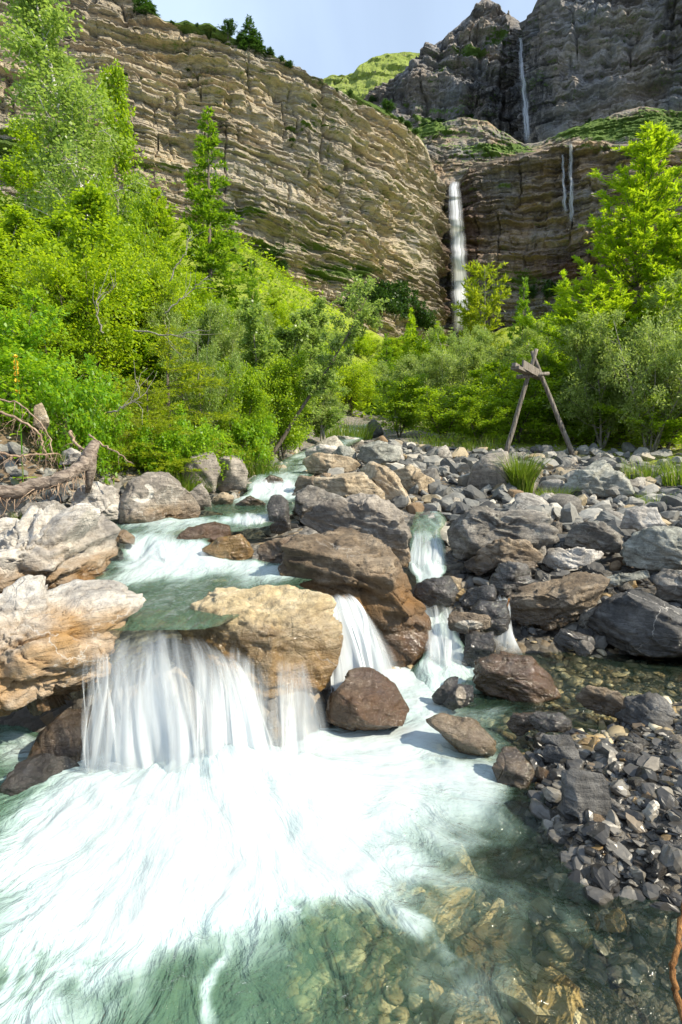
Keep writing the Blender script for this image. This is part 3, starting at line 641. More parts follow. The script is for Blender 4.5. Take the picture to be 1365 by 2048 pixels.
def boulder(label, poly, d, mat, seed, thick=0.8, clips=6, ledge=0.6, rough=1.0, wet=None, stain=None, planes=(), box=3.0, bed=None, cat="boulder", name="boulder", group=None, n=None, patch=()):
    """a boulder whose outline as seen from the path is poly (photo pixels), standing d metres ahead, with real thickness along the view"""
    poly = np.array(poly, float)
    if poly.shape == (2, 2):                               # a plain box: irregular outline inside it
        rs = np.random.RandomState(seed); (x0, y0), (x1, y1) = poly; k = 9
        an = np.sort(np.arange(k) / k * 2 * np.pi + rs.uniform(-0.25, 0.25, k)); rr = rs.uniform(0.86, 1.08, k)
        e = 2 / 2.8
        poly = np.stack([(x0 + x1) / 2 + (x1 - x0) / 2 * np.sign(np.cos(an)) * np.abs(np.cos(an)) ** e * rr, (y0 + y1) / 2 + (y1 - y0) / 2 * np.sign(np.sin(an)) * np.abs(np.sin(an)) ** e * rr], -1)
    ext = poly.max(0) - poly.min(0); npx = max(ext)
    n = n or int(np.clip(npx / 6.5, 9, 44))
    D, Fc = cubesphere(n)
    ang = np.arctan2(-D[:, 1], D[:, 0])                    # image y runs down
    c, R = outline_r(poly, ang)
    rho = np.hypot(D[:, 0], D[:, 1]); f = (rho ** box + np.abs(D[:, 2]) ** box) ** (-1 / box)
    C = P(c[0], c[1], d); view = C - np.array([0, 0, CAMZ]); dist = np.linalg.norm(view); view /= dist
    rt = np.cross(view, [0, 0, 1]); rt /= np.linalg.norm(rt); up = np.cross(rt, view)
    fwd = view; ca = fwd @ np.array([0, CT, -ST])
    s = dist / F * ca                                      # metres per pixel at the boulder
    size = math.sqrt(ext[0] * ext[1]) * s * 0.5
    T = size * thick
    V = (np.cos(ang) * R * rho * f * s)[:, None] * rt + (-np.sin(ang) * R * rho * f * s)[:, None] * up - (D[:, 2] * f * T)[:, None] * view
    for (m, off) in planes:                                # flat faces of this boulder, in world axes; off in units of its size
        m = np.array(m, float); m /= np.linalg.norm(m); sd_ = V @ m
        V = V - np.maximum(0, sd_ - off * size)[:, None] * m[None] * 0.95
    V = rock_shape(V, seed, size, clips * 2 + 3, rough * 0.85, bed, ledge, protect=-view, cutr=(0.60, 0.93))
    Wd = V + C; z0 = Wd[:, 2].min()
    nz = fbm(Wd * 5, 3, seed)
    wa = np.zeros(len(V)) if wet is None else sstep(0.14, -0.02, Wd[:, 2] - wet + (nz - 0.5) * 0.22)
    sa = np.zeros(len(V)) if stain is None else np.clip(sstep(0.20, -0.12, Wd[:, 2] - stain + (nz - 0.5) * 0.3), 0, 1)
    pa = np.zeros(len(V)); vx, vy = pix(Wd); fr_side = (V @ view) < 0
    for (qx, qy, rx, ry, ring) in patch:                   # white quartz or lime patches
        e = np.hypot((vx - qx) / rx, (vy - qy) / ry); pa = np.maximum(pa, fr_side * (np.exp(-((e - 1) / 0.30) ** 2) * sstep(-1.1, -0.1, (vx - qx) / rx + (vy - qy) / ry) if ring else sstep(1.25, 0.7, e)))
    me = mesh_np(name, V, Fc[:, ::-1], True, dict(wet=wa, stain=sa, patch=pa))
    o = add(name, me, M[mat], None, C); tag(o, label, cat, group); return o
B = boulder
TOP = ((0.1, -0.1, 1), 0.62)
B("big ochre boulder with white top left of the main cascade", [(-170, 1330), (-120, 1235), (-60, 1222), (0, 1205), (60, 1190), (130, 1172), (185, 1185), (240, 1212), (252, 1245), (225, 1275), (225, 1320), (212, 1385), (150, 1410), (80, 1402), (0, 1425), (-80, 1430)], 2.60, 'rock_pale', 3, 0.75, 3, 0.7, 1.5, wet=0.22, stain=0.55, planes=[((0.15, -0.25, 1), 0.52)])
B("large cracked pale grey boulder left of the upper pool", [(-120, 1120), (0, 1085), (80, 1040), (150, 1028), (200, 1043), (235, 1088), (265, 1120), (288, 1145), (250, 1163), (190, 1170), (140, 1185), (60, 1205), (-120, 1245)], 3.55, 'rock_pale', 8, 0.8, 4, 1.2, 1.6, wet=0.58, stain=0.66)
B("rounded grey boulder with a pale ring mark at the upper pool's far edge", [(241, 1048), (243, 1000), (262, 965), (298, 948), (338, 950), (375, 983), (398, 1018), (400, 1042), (330, 1052)], 5.35, 'rock_warm', 11, 0.8, 3, 0.2, 0.7, wet=0.74, stain=0.8, n=40, patch=[(284, 985, 19, 17, 1)])
B("white topped boulder beneath the fallen log", [(150, 1005), (162, 972), (200, 961), (235, 983), (248, 1008), (242, 1045), (190, 1048), (155, 1032)], 5.15, 'rock_pale', 14, 0.8, 6, 0.5, 1.0, n=26)
B("blue grey flat-sided rock on the left bank", [(46, 1016), (60, 1003), (110, 1004), (168, 1030), (160, 1064), (60, 1070)], 4.55, 'rock_grey', 17, 0.7, 7, 0.3, 0.6)
B("pale ochre stone at the left edge under the root bank", [(-40, 985), (48, 1045)], 4.8, 'rock_pale', 21, 0.8, 6)
B("low grey stone at the left edge above the big cracked boulder", [(-60, 1035), (40, 1085)], 4.3, 'rock_pale', 22, 0.8, 6)
B("golden wet boulder the main cascade pours around", [(372, 1250), (385, 1205), (420, 1186), (480, 1176), (560, 1177), (620, 1186), (665, 1202), (684, 1235), (677, 1300), (655, 1352), (620, 1388), (560, 1395), (480, 1378), (420, 1345), (385, 1300)], 2.95, 'rock_gold', 25, 0.72, 3, 0.6, 0.9, wet=0.44, stain=0.36, planes=[((0.0, -0.38, 1), 0.44), ((-0.5, -1, 0.35), 0.55), ((0.5, -1, 0.1), 0.52)], box=3.4)
B("huge brown boulder with a flat top in midstream", [(566, 1160), (568, 1112), (584, 1076), (640, 1048), (704, 1042), (764, 1074), (806, 1125), (824, 1175), (842, 1210), (864, 1270), (866, 1300), (832, 1324), (770, 1320), (715, 1268), (672, 1215), (600, 1185)], 3.75, 'rock_brown', 29, 0.85, 1, 1.1, 0.95, wet=0.26, stain=0.50, planes=[((0.10, -0.22, 1), 0.52), ((-0.15, -1, -0.12), 0.42), ((1, -0.5, 0.35), 0.62)], box=3.6)
B("brown block against the left side of the huge midstream boulder", [(510, 1128), (518, 1092), (548, 1068), (600, 1058), (650, 1075), (640, 1150), (560, 1150), (515, 1142)], 4.15, 'rock_brown', 31, 0.8, 4, 0.9, 1.0, wet=0.66, stain=0.7, planes=[((0.0, -0.1, 1), 0.5)])
B("veined grey brown boulder behind the huge midstream boulder", [(596, 1045), (650, 1010), (700, 994), (748, 1000), (792, 1030), (817, 1070), (824, 1125), (800, 1140), (740, 1095), (660, 1070)], 4.75, 'rock_warm', 33, 0.8, 5, 0.8, 1.0, stain=0.5)
B("dark grey rounded rock right of the upright stone", [(583, 1025), (594, 990), (620, 974), (656, 983), (688, 1000), (660, 1030), (605, 1048)], 5.7, 'rock_grey', 35, 0.9, 5, wet=0.86)
B("large tan faceted boulder above the stream steps", [(630, 990), (638, 946), (665, 929), (722, 945), (766, 985), (770, 1025), (700, 1015)], 6.5, 'rock_tan', 37, 0.9, 4, 0.6, 0.9, planes=[((-0.1, -0.15, 1), 0.5)])
B("pale tan boulder leaning right in the stone field", [(718, 945), (745, 924), (790, 950), (822, 1000), (817, 1030), (770, 1032), (764, 980)], 6.8, 'rock_tan', 39, 0.9, 4, 0.4, 0.9)
B("low sandy boulder behind the leaning pale boulder", [(772, 945), (820, 933), (885, 968), (882, 990), (800, 985)], 7.8, 'rock_tan', 41, 0.9, 5, 0.4, 0.8)
B("long low slab boulder at the head of the stone field", [(608, 918), (640, 905), (705, 915), (722, 930), (715, 942), (640, 950), (615, 945)], 8.3, 'rock_tan', 43, 0.9, 5, 0.8, 0.8)
B("pale grey stone above the long low slab boulder", [(610, 900), (640, 890), (672, 892), (678, 912), (640, 918), (612, 915)], 9.2, 'rock_pale', 45, 0.9, 5)
B("rounded greenish stone beside the dark lichened boulder", [(665, 908), (680, 892), (702, 892), (714, 908), (708, 926), (672, 926)], 9.0, 'rock_green', 46, 0.9, 4)
B("dark lichen speckled boulder in front of the thicket", [(712, 916), (720, 893), (760, 884), (802, 894), (795, 922), (740, 933)], 9.0, 'rock_green', 47, 0.9, 5, 0.5, 1.0)
B("upright smooth dark stone standing in the stream", [(534, 1012), (544, 993), (563, 989), (578, 1003), (582, 1060), (560, 1070), (542, 1066)], 5.25, 'rock_slate', 49, 0.9, 3, 0.2, 0.4, wet=0.9)
B("wet brown rock at the head of the small left cascade", [(350, 1075), (380, 1055), (430, 1042), (458, 1053), (462, 1075), (430, 1090), (370, 1090)], 4.62, 'rock_brown', 51, 0.9, 4, 0.5, 0.8, wet=0.95, stain=0.9)
B("wet golden rock parting the upper pool", [(400, 1098), (440, 1075), (480, 1070), (512, 1105), (505, 1122), (440, 1118)], 4.26, 'rock_gold', 53, 0.9, 4, 0.5, 0.8, wet=0.85, stain=0.9)
B("small submerged ochre rock in the left of the upper pool", [(215, 1062), (240, 1056), (268, 1075), (268, 1090), (230, 1085)], 4.42, 'rock_tan', 55, 0.9, 4, wet=0.9, stain=0.9)
B("brown rounded boulder under the leafy bank bush", [(362, 945), (385, 912), (425, 905), (440, 935), (428, 985), (385, 985)], 6.6, 'rock_warm', 57, 0.9, 4, 0.4, 0.7)
B("brownish grey boulder with a leafy twig before it", [(425, 935), (445, 912), (480, 915), (494, 945), (490, 978), (440, 980)], 7.0, 'rock_warm', 59, 0.9, 4, 0.4, 0.8)
B("smooth grey stone right of the ring-marked boulder", [(380, 985), (405, 965), (418, 985), (424, 1018), (395, 1020)], 5.9, 'rock_warm', 61, 0.9, 4)
B("rusty pale stone at the edge of the middle pool", [(425, 1002), (445, 984), (468, 992), (465, 1010), (432, 1014)], 6.2, 'rock_tan', 63, 0.9, 5, wet=0.82)
B("dark wet wedge stone in the middle pool's inflow", [(470, 1012), (500, 990), (535, 1008), (530, 1018), (480, 1018)], 6.1, 'rock_brown', 65, 0.9, 5, wet=0.95)
B("dark wet rock splitting the far stream step", [(512, 975), (540, 950), (566, 958), (568, 985), (530, 988)], 7.4, 'rock_brown', 67, 0.9, 5, wet=1.2)
B("brown rock on the right bank of the far stream step", [(584, 985), (600, 955), (640, 950), (645, 985), (605, 998)], 7.0, 'rock_brown', 69, 0.9, 5, wet=0.9)
B("broad layered grey boulder with pale veins on the right bank", [(902, 1058), (925, 1032), (990, 1010), (1050, 1002), (1087, 1015), (1096, 1050), (1110, 1072), (1075, 1095), (1010, 1088), (960, 1125), (915, 1118)], 5.0, 'rock_grey', 71, 0.85, 4, 1.1, 1.0, wet=0.40, planes=[((0.0, -0.15, 1), 0.42)])
B("dark olive wedge rock under the broad layered boulder", [(930, 1130), (990, 1080), (1050, 1080), (1088, 1105), (1072, 1132), (1000, 1130), (960, 1155)], 4.65, 'rock_brown', 73, 0.85, 5, 1.0, 1.0, wet=0.42)
B("black craggy wet rock above the trickle", [(978, 1165), (1000, 1130), (1050, 1126), (1072, 1160), (1055, 1195), (1000, 1200)], 4.35, 'rock_slate', 75, 0.9, 7, 0.8, 1.2, wet=0.5)
B("big dark slanting slab boulder with brown underside", [(1012, 1225), (1040, 1180), (1120, 1152), (1180, 1139), (1208, 1150), (1192, 1190), (1152, 1242), (1110, 1256), (1050, 1255)], 4.0, 'rock_brown', 77, 0.85, 3, 1.3, 0.9, wet=0.22, planes=[((-0.25, -0.1, 1), 0.34), ((0.2, -1, -0.5), 0.5)], bed=(-0.3, 0, 1))
B("smooth dark slate boulder with a white vein at the right edge", [(1185, 1268), (1215, 1215), (1265, 1184), (1330, 1198), (1420, 1240), (1430, 1295), (1330, 1308), (1280, 1313), (1215, 1292)], 3.75, 'rock_slate', 79, 0.85, 3, 0.4, 0.4, wet=0.12, planes=[((0.35, -0.25, 1), 0.5), ((-0.6, -1, 0.1), 0.52)])
B("pale greenish block boulder at the right edge", [(1256, 1115), (1275, 1067), (1300, 1049), (1410, 1055), (1430, 1130), (1330, 1143), (1265, 1140)], 4.85, 'rock_green', 81, 0.85, 4, 0.8, 0.8, planes=[((0.1, -0.2, 1), 0.5)])
B("white veined stone behind the pale greenish block", [(1242, 1060), (1255, 1020), (1310, 1014), (1324, 1045), (1300, 1062)], 5.7, 'rock_pale', 83, 0.9, 6)
B("pale wedge stone below the broad layered boulder", [(1085, 1130), (1100, 1100), (1160, 1096), (1208, 1098), (1180, 1125), (1130, 1140)], 4.75, 'rock_pale', 85, 0.8, 6, 0.9)
B("low brownish grey boulder in the middle of the right bank", [(1138, 1090), (1150, 1048), (1205, 1044), (1242, 1070), (1238, 1100), (1180, 1103)], 5.3, 'rock_grey', 87, 0.9, 5)
B("lichen crusted grey boulder left of the grassy right edge", [(1112, 1008), (1140, 960), (1160, 925), (1205, 921), (1252, 958), (1262, 988), (1200, 1005)], 8.0, 'rock_green', 89, 0.8, 4, 0.6, 1.0, planes=[((-0.3, -0.4, 1), 0.5)])
B("smooth brown boulder beside the grass clump", [(933, 990), (944, 930), (975, 906), (1012, 904), (1025, 950), (1015, 998)], 8.3, 'rock_warm', 91, 0.9, 2, 0.2, 0.4)
B("upright pale grey stone beside the big dark slab boulder", [(1160, 1245), (1168, 1190), (1185, 1178), (1202, 1200), (1198, 1245), (1175, 1258)], 3.95, 'rock_grey', 93, 0.8, 5)
B("grey boulder cut by the right edge above the slate boulder", [(1308, 1160), (1335, 1142), (1420, 1140), (1420, 1205), (1330, 1205)], 4.35, 'rock_grey', 95, 0.9, 5)
B("long flat weathered slab lying like a plank", [(1190, 1180), (1215, 1158), (1290, 1134), (1298, 1148), (1250, 1165), (1205, 1185)], 4.45, 'rock_green', 97, 0.5, 4, 1.0, 0.7)
B("brown boulder with water sliding over it beside the shallow pond", [(943, 1375), (955, 1330), (1000, 1311), (1060, 1311), (1100, 1348), (1112, 1382), (1060, 1410), (980, 1395)], 3.2, 'rock_brown', 99, 0.9, 3, 0.5, 0.8, wet=0.5, stain=0.4)
B("glistening brown boulder in front of the chute", [(650, 1445), (663, 1392), (700, 1345), (730, 1340), (790, 1368), (822, 1415), (805, 1448), (730, 1460)], 2.80, 'rock_brown', 101, 0.9, 3, 0.3, 0.6, wet=0.6, stain=0.5, planes=[((0.1, -0.5, 1), 0.55)])
B("dark rock tucked behind the glistening brown boulder", [(668, 1372), (690, 1340), (735, 1333), (742, 1350), (700, 1375)], 2.98, 'rock_slate', 103, 0.8, 6, wet=0.6)
B("dark gap rock between the golden boulder and the chute", [(625, 1420), (640, 1335), (670, 1322), (682, 1360), (660, 1440)], 2.95, 'rock_slate', 104, 0.7, 5, wet=0.6)
B("black wet fin of rock in the right rapids", [(866, 1395), (900, 1352), (916, 1352), (918, 1372), (892, 1415)], 3.05, 'rock_slate', 105, 0.8, 6, 0.9, 1.1, wet=0.5)
B("black wet rock with a white quartz patch in the rapids", [(888, 1408), (918, 1370), (944, 1372), (944, 1400), (910, 1424)], 2.95, 'rock_slate', 107, 0.8, 6, 0.6, 1.0, wet=0.5, n=26, patch=[(922, 1392, 11, 20, 0)])
B("tan boulder just under the water of the rapids", [(850, 1450), (880, 1430), (950, 1440), (992, 1475), (985, 1505), (920, 1500)], 2.58, 'rock_tan', 109, 0.8, 3, 0.3, 0.6, wet=0.5)
B("pointed wet brown rock at the gravel edge", [(984, 1545), (1008, 1502), (1030, 1498), (1062, 1535), (1048, 1580), (1000, 1575)], 2.33, 'rock_brown', 111, 0.8, 6, 0.6, 1.0, wet=0.4)
B("tall notched slate slab standing in the gravel", [(1125, 1562), (1140, 1550), (1200, 1552), (1219, 1580), (1222, 1705), (1180, 1728), (1166, 1700), (1160, 1640), (1130, 1636)], 2.0, 'rock_slate', 113, 0.6, 2, 0.3, 0.35, planes=[((-0.15, -1, 0.5), 0.42), ((1, -0.2, 0.1), 0.62)], box=5)
B("reddish stone half out of the shallow pond", [(1155, 1405), (1175, 1376), (1235, 1380), (1258, 1405), (1240, 1432), (1180, 1425)], 2.85, 'rock_brown', 115, 0.8, 6, wet=0.06)
B("dark slab stones' bigger neighbour right of the reddish stone", [(1236, 1440), (1250, 1400), (1310, 1385), (1345, 1410), (1340, 1450), (1270, 1465)], 2.72, 'rock_slate', 117, 0.8, 6, 0.9)
B("dark veined rock alone at the left of the pool", [(10, 1572), (28, 1530), (90, 1514), (140, 1528), (160, 1560), (112, 1592), (40, 1597)], 2.28, 'rock_slate', 119, 0.8, 4, 0.5, 0.9, wet=0.2)
B("brown rock in the dark hollow below the ochre boulder", [(48, 1530), (90, 1455), (140, 1420), (215, 1420), (222, 1510), (150, 1530)], 2.52, 'rock_brown', 121, 0.6, 3, 0.3, 0.7, wet=0.6)
B("dark slab with white veins beside the right cascade", [(820, 1196), (834, 1168), (898, 1150), (916, 1183), (906, 1210), (840, 1220)], 4.02, 'rock_slate', 123, 0.8, 5, 0.5, 0.7, wet=0.6)
B("rusty orange wedge on the dark slabs", [(880, 1160), (905, 1152), (925, 1155), (922, 1180), (905, 1178)], 4.15, 'rock_tan', 124, 0.8, 6)
B("dark squared rock between the two cascades of the right branch", [(925, 1215), (930, 1180), (985, 1166), (992, 1195), (960, 1215)], 4.05, 'rock_slate', 125, 0.8, 6, wet=0.6)
B("brown stone with a white quartz face in the right cascade", [(898, 1240), (905, 1225), (975, 1228), (980, 1250), (940, 1268), (905, 1265)], 3.65, 'rock_brown', 127, 0.7, 6, wet=0.2, n=26, patch=[(938, 1250, 30, 10, 0)])
B("dark wet block under the quartz-faced stone", [(925, 1335), (930, 1270), (985, 1262), (988, 1330)], 3.55, 'rock_slate', 129, 0.7, 5, wet=0.6)
B("dark wet rock behind the little trickle", [(940, 1230), (960, 1205), (1010, 1200), (1020, 1260), (985, 1275)], 3.85, 'rock_slate', 130, 0.8, 5, wet=0.6)
B("black splintered stone at the back of the shallow pond", [(1110, 1285), (1125, 1262), (1180, 1270), (1190, 1295), (1140, 1300)], 3.7, 'rock_slate', 131, 0.8, 7, 0.8, wet=0.4)
B("small mottled stone at the back of the shallow pond", [(1145, 1300), (1165, 1280), (1188, 1290), (1180, 1308), (1160, 1312)], 3.55, 'rock_grey', 132, 0.8, 6, wet=0.1)
B("blue grey faceted rock at the right edge by the water", [(1285, 1770), (1300, 1715), (1340, 1698), (1440, 1700), (1440, 1800), (1330, 1795)], 1.72, 'rock_slate', 133, 0.8, 5, 0.4, 0.6)
B("upper of two stacked dark slabs on the gravel", [(1082, 1490), (1090, 1474), (1140, 1468), (1148, 1490), (1120, 1500)], 2.45, 'rock_slate', 135, 0.7, 6)
B("lower of two stacked dark slabs on the gravel", [(1084, 1512), (1095, 1495), (1150, 1490), (1157, 1512), (1120, 1530), (1095, 1528)], 2.38, 'rock_slate', 136, 0.7, 6)
B("long banded slab in the gravel by the right edge", [(1232, 1545), (1245, 1518), (1310, 1515), (1340, 1538), (1330, 1560), (1270, 1562)], 2.25, 'rock_slate', 137, 0.7, 5, 1.2)
B("grey wet stone on the near side of the shallow pond", [(1062, 1450), (1075, 1428), (1120, 1422), (1140, 1440), (1130, 1460), (1080, 1465)], 2.62, 'rock_slate', 138, 0.8, 6, wet=0.1)
B("wet mound stone left of the pond's near stone", [(1010, 1455), (1030, 1430), (1068, 1425), (1075, 1455), (1040, 1470)], 2.68, 'rock_brown', 139, 0.8, 5, wet=0.2)
B("white stone resting on the fallen log", [(118, 930), (128, 905), (145, 896), (175, 912), (172, 925), (135, 930)], 5.0, 'rock_pale', 141, 0.8, 6)
B("upright brown stone in the root bank", [(68, 850), (72, 815), (85, 808), (97, 835), (92, 862)], 5.4, 'rock_tan', 143, 0.8, 6)
B("dark upright rock closing the far stream", [(733, 885), (736, 845), (750, 838), (765, 850), (768, 885)], 18, 'rock_slate', 145, 0.8, 5)
B("pale ledge rock at the far bend of the stream", [(655, 882), (675, 872), (720, 876), (735, 886), (690, 892)], 15, 'rock_pale', 147, 0.8, 5)

# ------------------------------------------------------------------ loose stones
def unit(r, n):
    v = r.normal(size=(n, 3)); return v / np.linalg.norm(v, axis=1)[:, None]
rs = np.random.RandomState(7)
stone_me = []
for k in range(14):
    D, Fc = cubesphere(8)
    sc = np.array([1.0, rs.uniform(0.6, 0.95), rs.uniform(0.35, 0.75)])
    f = (np.abs(D) ** 3).sum(1) ** (-1 / 3)
    V = D * f[:, None] * sc * 0.5
    V = rock_shape(V, 200 + k, 0.5, 14, 0.35, None, 0.3, None, (0.5, 0.85))
    stone_me.append((V, Fc[:, ::-1]))
def stone_mesh(k, mat, wet):
    key = (k, mat, wet)
    if key not in stone_mesh.c:
        V, Fc = stone_me[k]
        me = mesh_np("stone", V, Fc, True, dict(wet=np.full(len(V), 1.0 if wet else 0.0), stain=np.zeros(len(V)))); me.materials.append(M[mat]); stone_mesh.c[key] = me
    return stone_mesh.c[key]
stone_mesh.c = {}
def rand_rot(r): return (r.uniform(-0.5, 0.5), r.uniform(-0.5, 0.5), r.uniform(0, 6.28))
def put_stone(x, y, size, r, label, group, mat='stone_mix', wet=False, sink=0.18):
    o = add("stone", stone_mesh(r.randint(14), mat, wet)); z = G(x, y)
    o.location = (x, y, z + size * (0.25 - sink)); o.scale = (size * r.uniform(0.85, 1.2), size * r.uniform(0.8, 1.1), size * r.uniform(0.75, 1.15))
    o.rotation_euler = rand_rot(r); tag(o, label, "stone", group); return o
def scatter(n, quad, smin, smax, label, group, mat, wetz=None, seed=0, power=2.2):
    """quad: list of (px, d) corners on the ground; stones uniform inside it"""
    r = np.random.RandomState(seed); q = [Q(px, d, 0.5)[:2] for px, d in quad]
    for k in range(n):
        a, b = r.rand(), r.rand()
        p = (q[0] * (1 - a) + q[1] * a) * (1 - b) + (q[3] * (1 - a) + q[2] * a) * b
        s = smin + (smax - smin) * r.rand() ** power
        put_stone(p[0], p[1], s, r, label, group, mat, wetz is not None and G(*p) < wetz)
scatter(78, [(880, 6.2), (1450, 6.2), (1300, 12.5), (760, 12.5)], 0.14, 0.62, "loose grey stone in the rubble field before the wooden frame", "stones of the rubble field", 'stone_mix', None, 1, 1.8)
scatter(38, [(920, 4.2), (1480, 4.0), (1450, 6.2), (900, 6.2)], 0.10, 0.36, "angular stone wedged between the right bank boulders", "stones between the right bank boulders", 'stone_dark', 0.2, 2, 1.8)
scatter(16, [(800, 6.0), (900, 6.0), (880, 9.0), (790, 9.0)], 0.10, 0.30, "pale cobble beside the tan midstream boulders", "pale cobbles beside the tan boulders", 'stone_mix', None, 3)
scatter(72, [(1130, 1.75), (1480, 1.6), (1460, 2.65), (1080, 2.65)], 0.03, 0.13, "small slate cobble on the gravel bar at lower right", "cobbles of the gravel bar", 'stone_dark', 0.06, 4, 2.0)
scatter(24, [(-80, 4.4), (330, 5.4), (430, 6.8), (-60, 5.0)], 0.07, 0.24, "pale stone at the foot of the eroded left bank", "stones below the eroded bank", 'stone_mix', None, 5)
scatter(22, [(440, 6.4), (650, 6.2), (690, 11.0), (560, 11.0)], 0.12, 0.42, "stone lining the narrow upstream channel", "stones lining the upstream channel", 'stone_mix', None, 6)
scatter(10, [(620, 11.5), (770, 11.5), (770, 24), (680, 24)], 0.25, 0.85, "distant stone in the stream bed below the bushes", "distant stream bed stones", 'stone_mix', None, 8)
scatter(24, [(800, 0.95), (1420, 0.95), (1180, 1.9), (900, 1.9)], 0.05, 0.20, "rounded stone on the bed under the clear shallow water", "stones under the clear water", 'stone_dark', 5.0, 9)
scatter(14, [(960, 2.75), (1450, 2.65), (1420, 3.8), (980, 3.7)], 0.04, 0.15, "flat stone in the shallow pond", "stones in the shallow pond", 'stone_dark', 5.0, 10)

def pebbles(name, n, quad, smin, smax, label, mat, wet, seed, power=3, res=2):
    r = np.random.RandomState(seed); q = [Q(px, d, 0.5)[:2] for px, d in quad]
    a, b = r.rand(n, 1), r.rand(n, 1)
    p = (q[0] * (1 - a) + q[1] * a) * (1 - b) + (q[3] * (1 - a) + q[2] * a) * b
    z = ground_z(p[:, 0], p[:, 1]); s = smin + (smax - smin) * r.rand(n) ** power
    D, Fc = cubesphere(res)
    V = np.repeat((D / (np.abs(D) ** 4).sum(1, keepdims=True) ** 0.25)[None], n, 0)
    for k in range(7):
        m = unit(r, n); sq = np.einsum('nij,nj->ni', V, m); V = V - np.maximum(0, sq - (sq.max(1) * r.uniform(0.45, 0.85, n))[:, None])[..., None] * m[:, None]
    V = V * 1.15 * (np.stack([r.uniform(0.8, 1.3, n), r.uniform(0.6, 1.0, n), r.uniform(0.2, 0.5, n)], -1) * s[:, None] * 0.5)[:, None]
    c, t = np.cos(r.rand(n) * 6.28)[:, None], np.sin(r.rand(n) * 6.28)[:, None]; an = r.rand(n, 1) * 6.28; c, t = np.cos(an), np.sin(an)
    V = np.stack([V[..., 0] * c - V[..., 1] * t, V[..., 0] * t + V[..., 1] * c, V[..., 2] + V[..., 0] * r.uniform(-0.4, 0.4, (n, 1))], -1)
    V = V + np.concatenate([p, (z + s * 0.1)[:, None]], -1)[:, None]
    Fa = (Fc[:, ::-1][None] + (np.arange(n) * len(D))[:, None, None]).reshape(-1, 4)
    me = mesh_np(name, V.reshape(-1, 3), Fa, res == 3, dict(wet=np.full(n * len(D), float(wet)), stain=np.repeat(r.rand(n) > 0.8, len(D)).astype(float), tone=np.repeat(r.rand(n), len(D))))
    o = add(name, me, M[mat]); tag(o, label, "gravel", kind="stuff"); return o
rub_me = []
for k in range(16):
    D, Fc4 = cubesphere(4); sc = np.array([1.0, rs.uniform(0.6, 0.95), rs.uniform(0.3, 0.7)])
    V = D * ((np.abs(D) ** 4).sum(1) ** -0.25)[:, None] * sc * 0.5
    rub_me.append(rock_shape(V, 300 + k, 0.5, 12, 0.5, None, 0.5, None, (0.5, 0.85)))
rub_me = np.array(rub_me)
def rubble(n, quad, smin, smax, label, mat, wet, seed, power=1.8, sink=0.12):
    r = np.random.RandomState(seed); q = [Q(px, d, 0.5)[:2] for px, d in quad]; a, b = r.rand(n, 1), r.rand(n, 1)
    p = (q[0] * (1 - a) + q[1] * a) * (1 - b) + (q[3] * (1 - a) + q[2] * a) * b
    z = ground_z(p[:, 0], p[:, 1]); s = smin + (smax - smin) * r.rand(n) ** power
    V = rub_me[r.randint(16, size=n)] * s[:, None, None]
    for ax in (0, 1, 2):
        an = (r.rand(n) * 6.28 if ax == 2 else r.uniform(-0.6, 0.6, n))[:, None]; c, t = np.cos(an), np.sin(an); i0, i1 = ((1, 2), (0, 2), (0, 1))[ax]
        u0, u1 = V[..., i0] * c - V[..., i1] * t, V[..., i0] * t + V[..., i1] * c; V = V.copy(); V[..., i0] = u0; V[..., i1] = u1
    V = V + np.concatenate([p, (z + s * (0.22 - sink))[:, None]], -1)[:, None]; m = V.shape[1]
    Fa = (Fc4[:, ::-1][None] + (np.arange(n) * m)[:, None, None]).reshape(-1, 4)
    me = mesh_np("rubble", V.reshape(-1, 3), Fa, False, dict(wet=np.full(n * m, float(wet)), stain=np.zeros(n * m), tone=np.repeat(r.rand(n), m)))
    o = add("rubble", me, M[mat]); tag(o, label, "rubble", kind="stuff"); return o
def pebble_mat(name="pebble", stops=None):
    t = NT(name); tone = t.attr("tone"); pos = t.n("NewGeometry").outputs["Position"]
    col = t.ramp(tone, stops or [(0.0, (0.03, 0.029, 0.028)), (0.45, (0.105, 0.10, 0.094)), (0.72, (0.20, 0.188, 0.168)), (0.90, (0.36, 0.335, 0.29)), (0.96, (0.20, 0.13, 0.06)), (1.0, (0.36, 0.25, 0.12))])
    n = t.noise(pos, 30, 6, 0.75); col = t.mix(0.7, col, t.ramp(n, [(0.3, (0.55, 0.55, 0.55)), (0.7, (1.3, 1.3, 1.3))]), 'MULTIPLY')
    w = t.attr("wet"); col = t.mix(t.math('MULTIPLY', w, 0.55), col, t.mix(1.0, col, C4((0.4, 0.36, 0.3)), 'MULTIPLY'))
    return t.done(t.bsdf(col, t.math('SUBTRACT', 0.75, t.math('MULTIPLY', w, 0.6)), t.bump(n, 0.4, 0.004), 0.45))
M['pebble'] = pebble_mat()
PL = [(0.0, (0.05, 0.05, 0.05)), (0.4, (0.15, 0.15, 0.14)), (0.7, (0.29, 0.275, 0.24)), (0.88, (0.46, 0.43, 0.37)), (0.94, (0.26, 0.195, 0.11)), (1.0, (0.38, 0.31, 0.20))]
M['pebble_light'] = pebble_mat("pebble_light", PL)
PB = [(0.0, (0.12, 0.09, 0.05)), (0.4, (0.34, 0.27, 0.16)), (0.65, (0.54, 0.45, 0.29)), (0.80, (0.75, 0.66, 0.48)), (0.90, (0.42, 0.29, 0.13)), (1.0, (0.54, 0.40, 0.20))]
M['pebble_bed'] = pebble_mat("pebble_bed", PB)
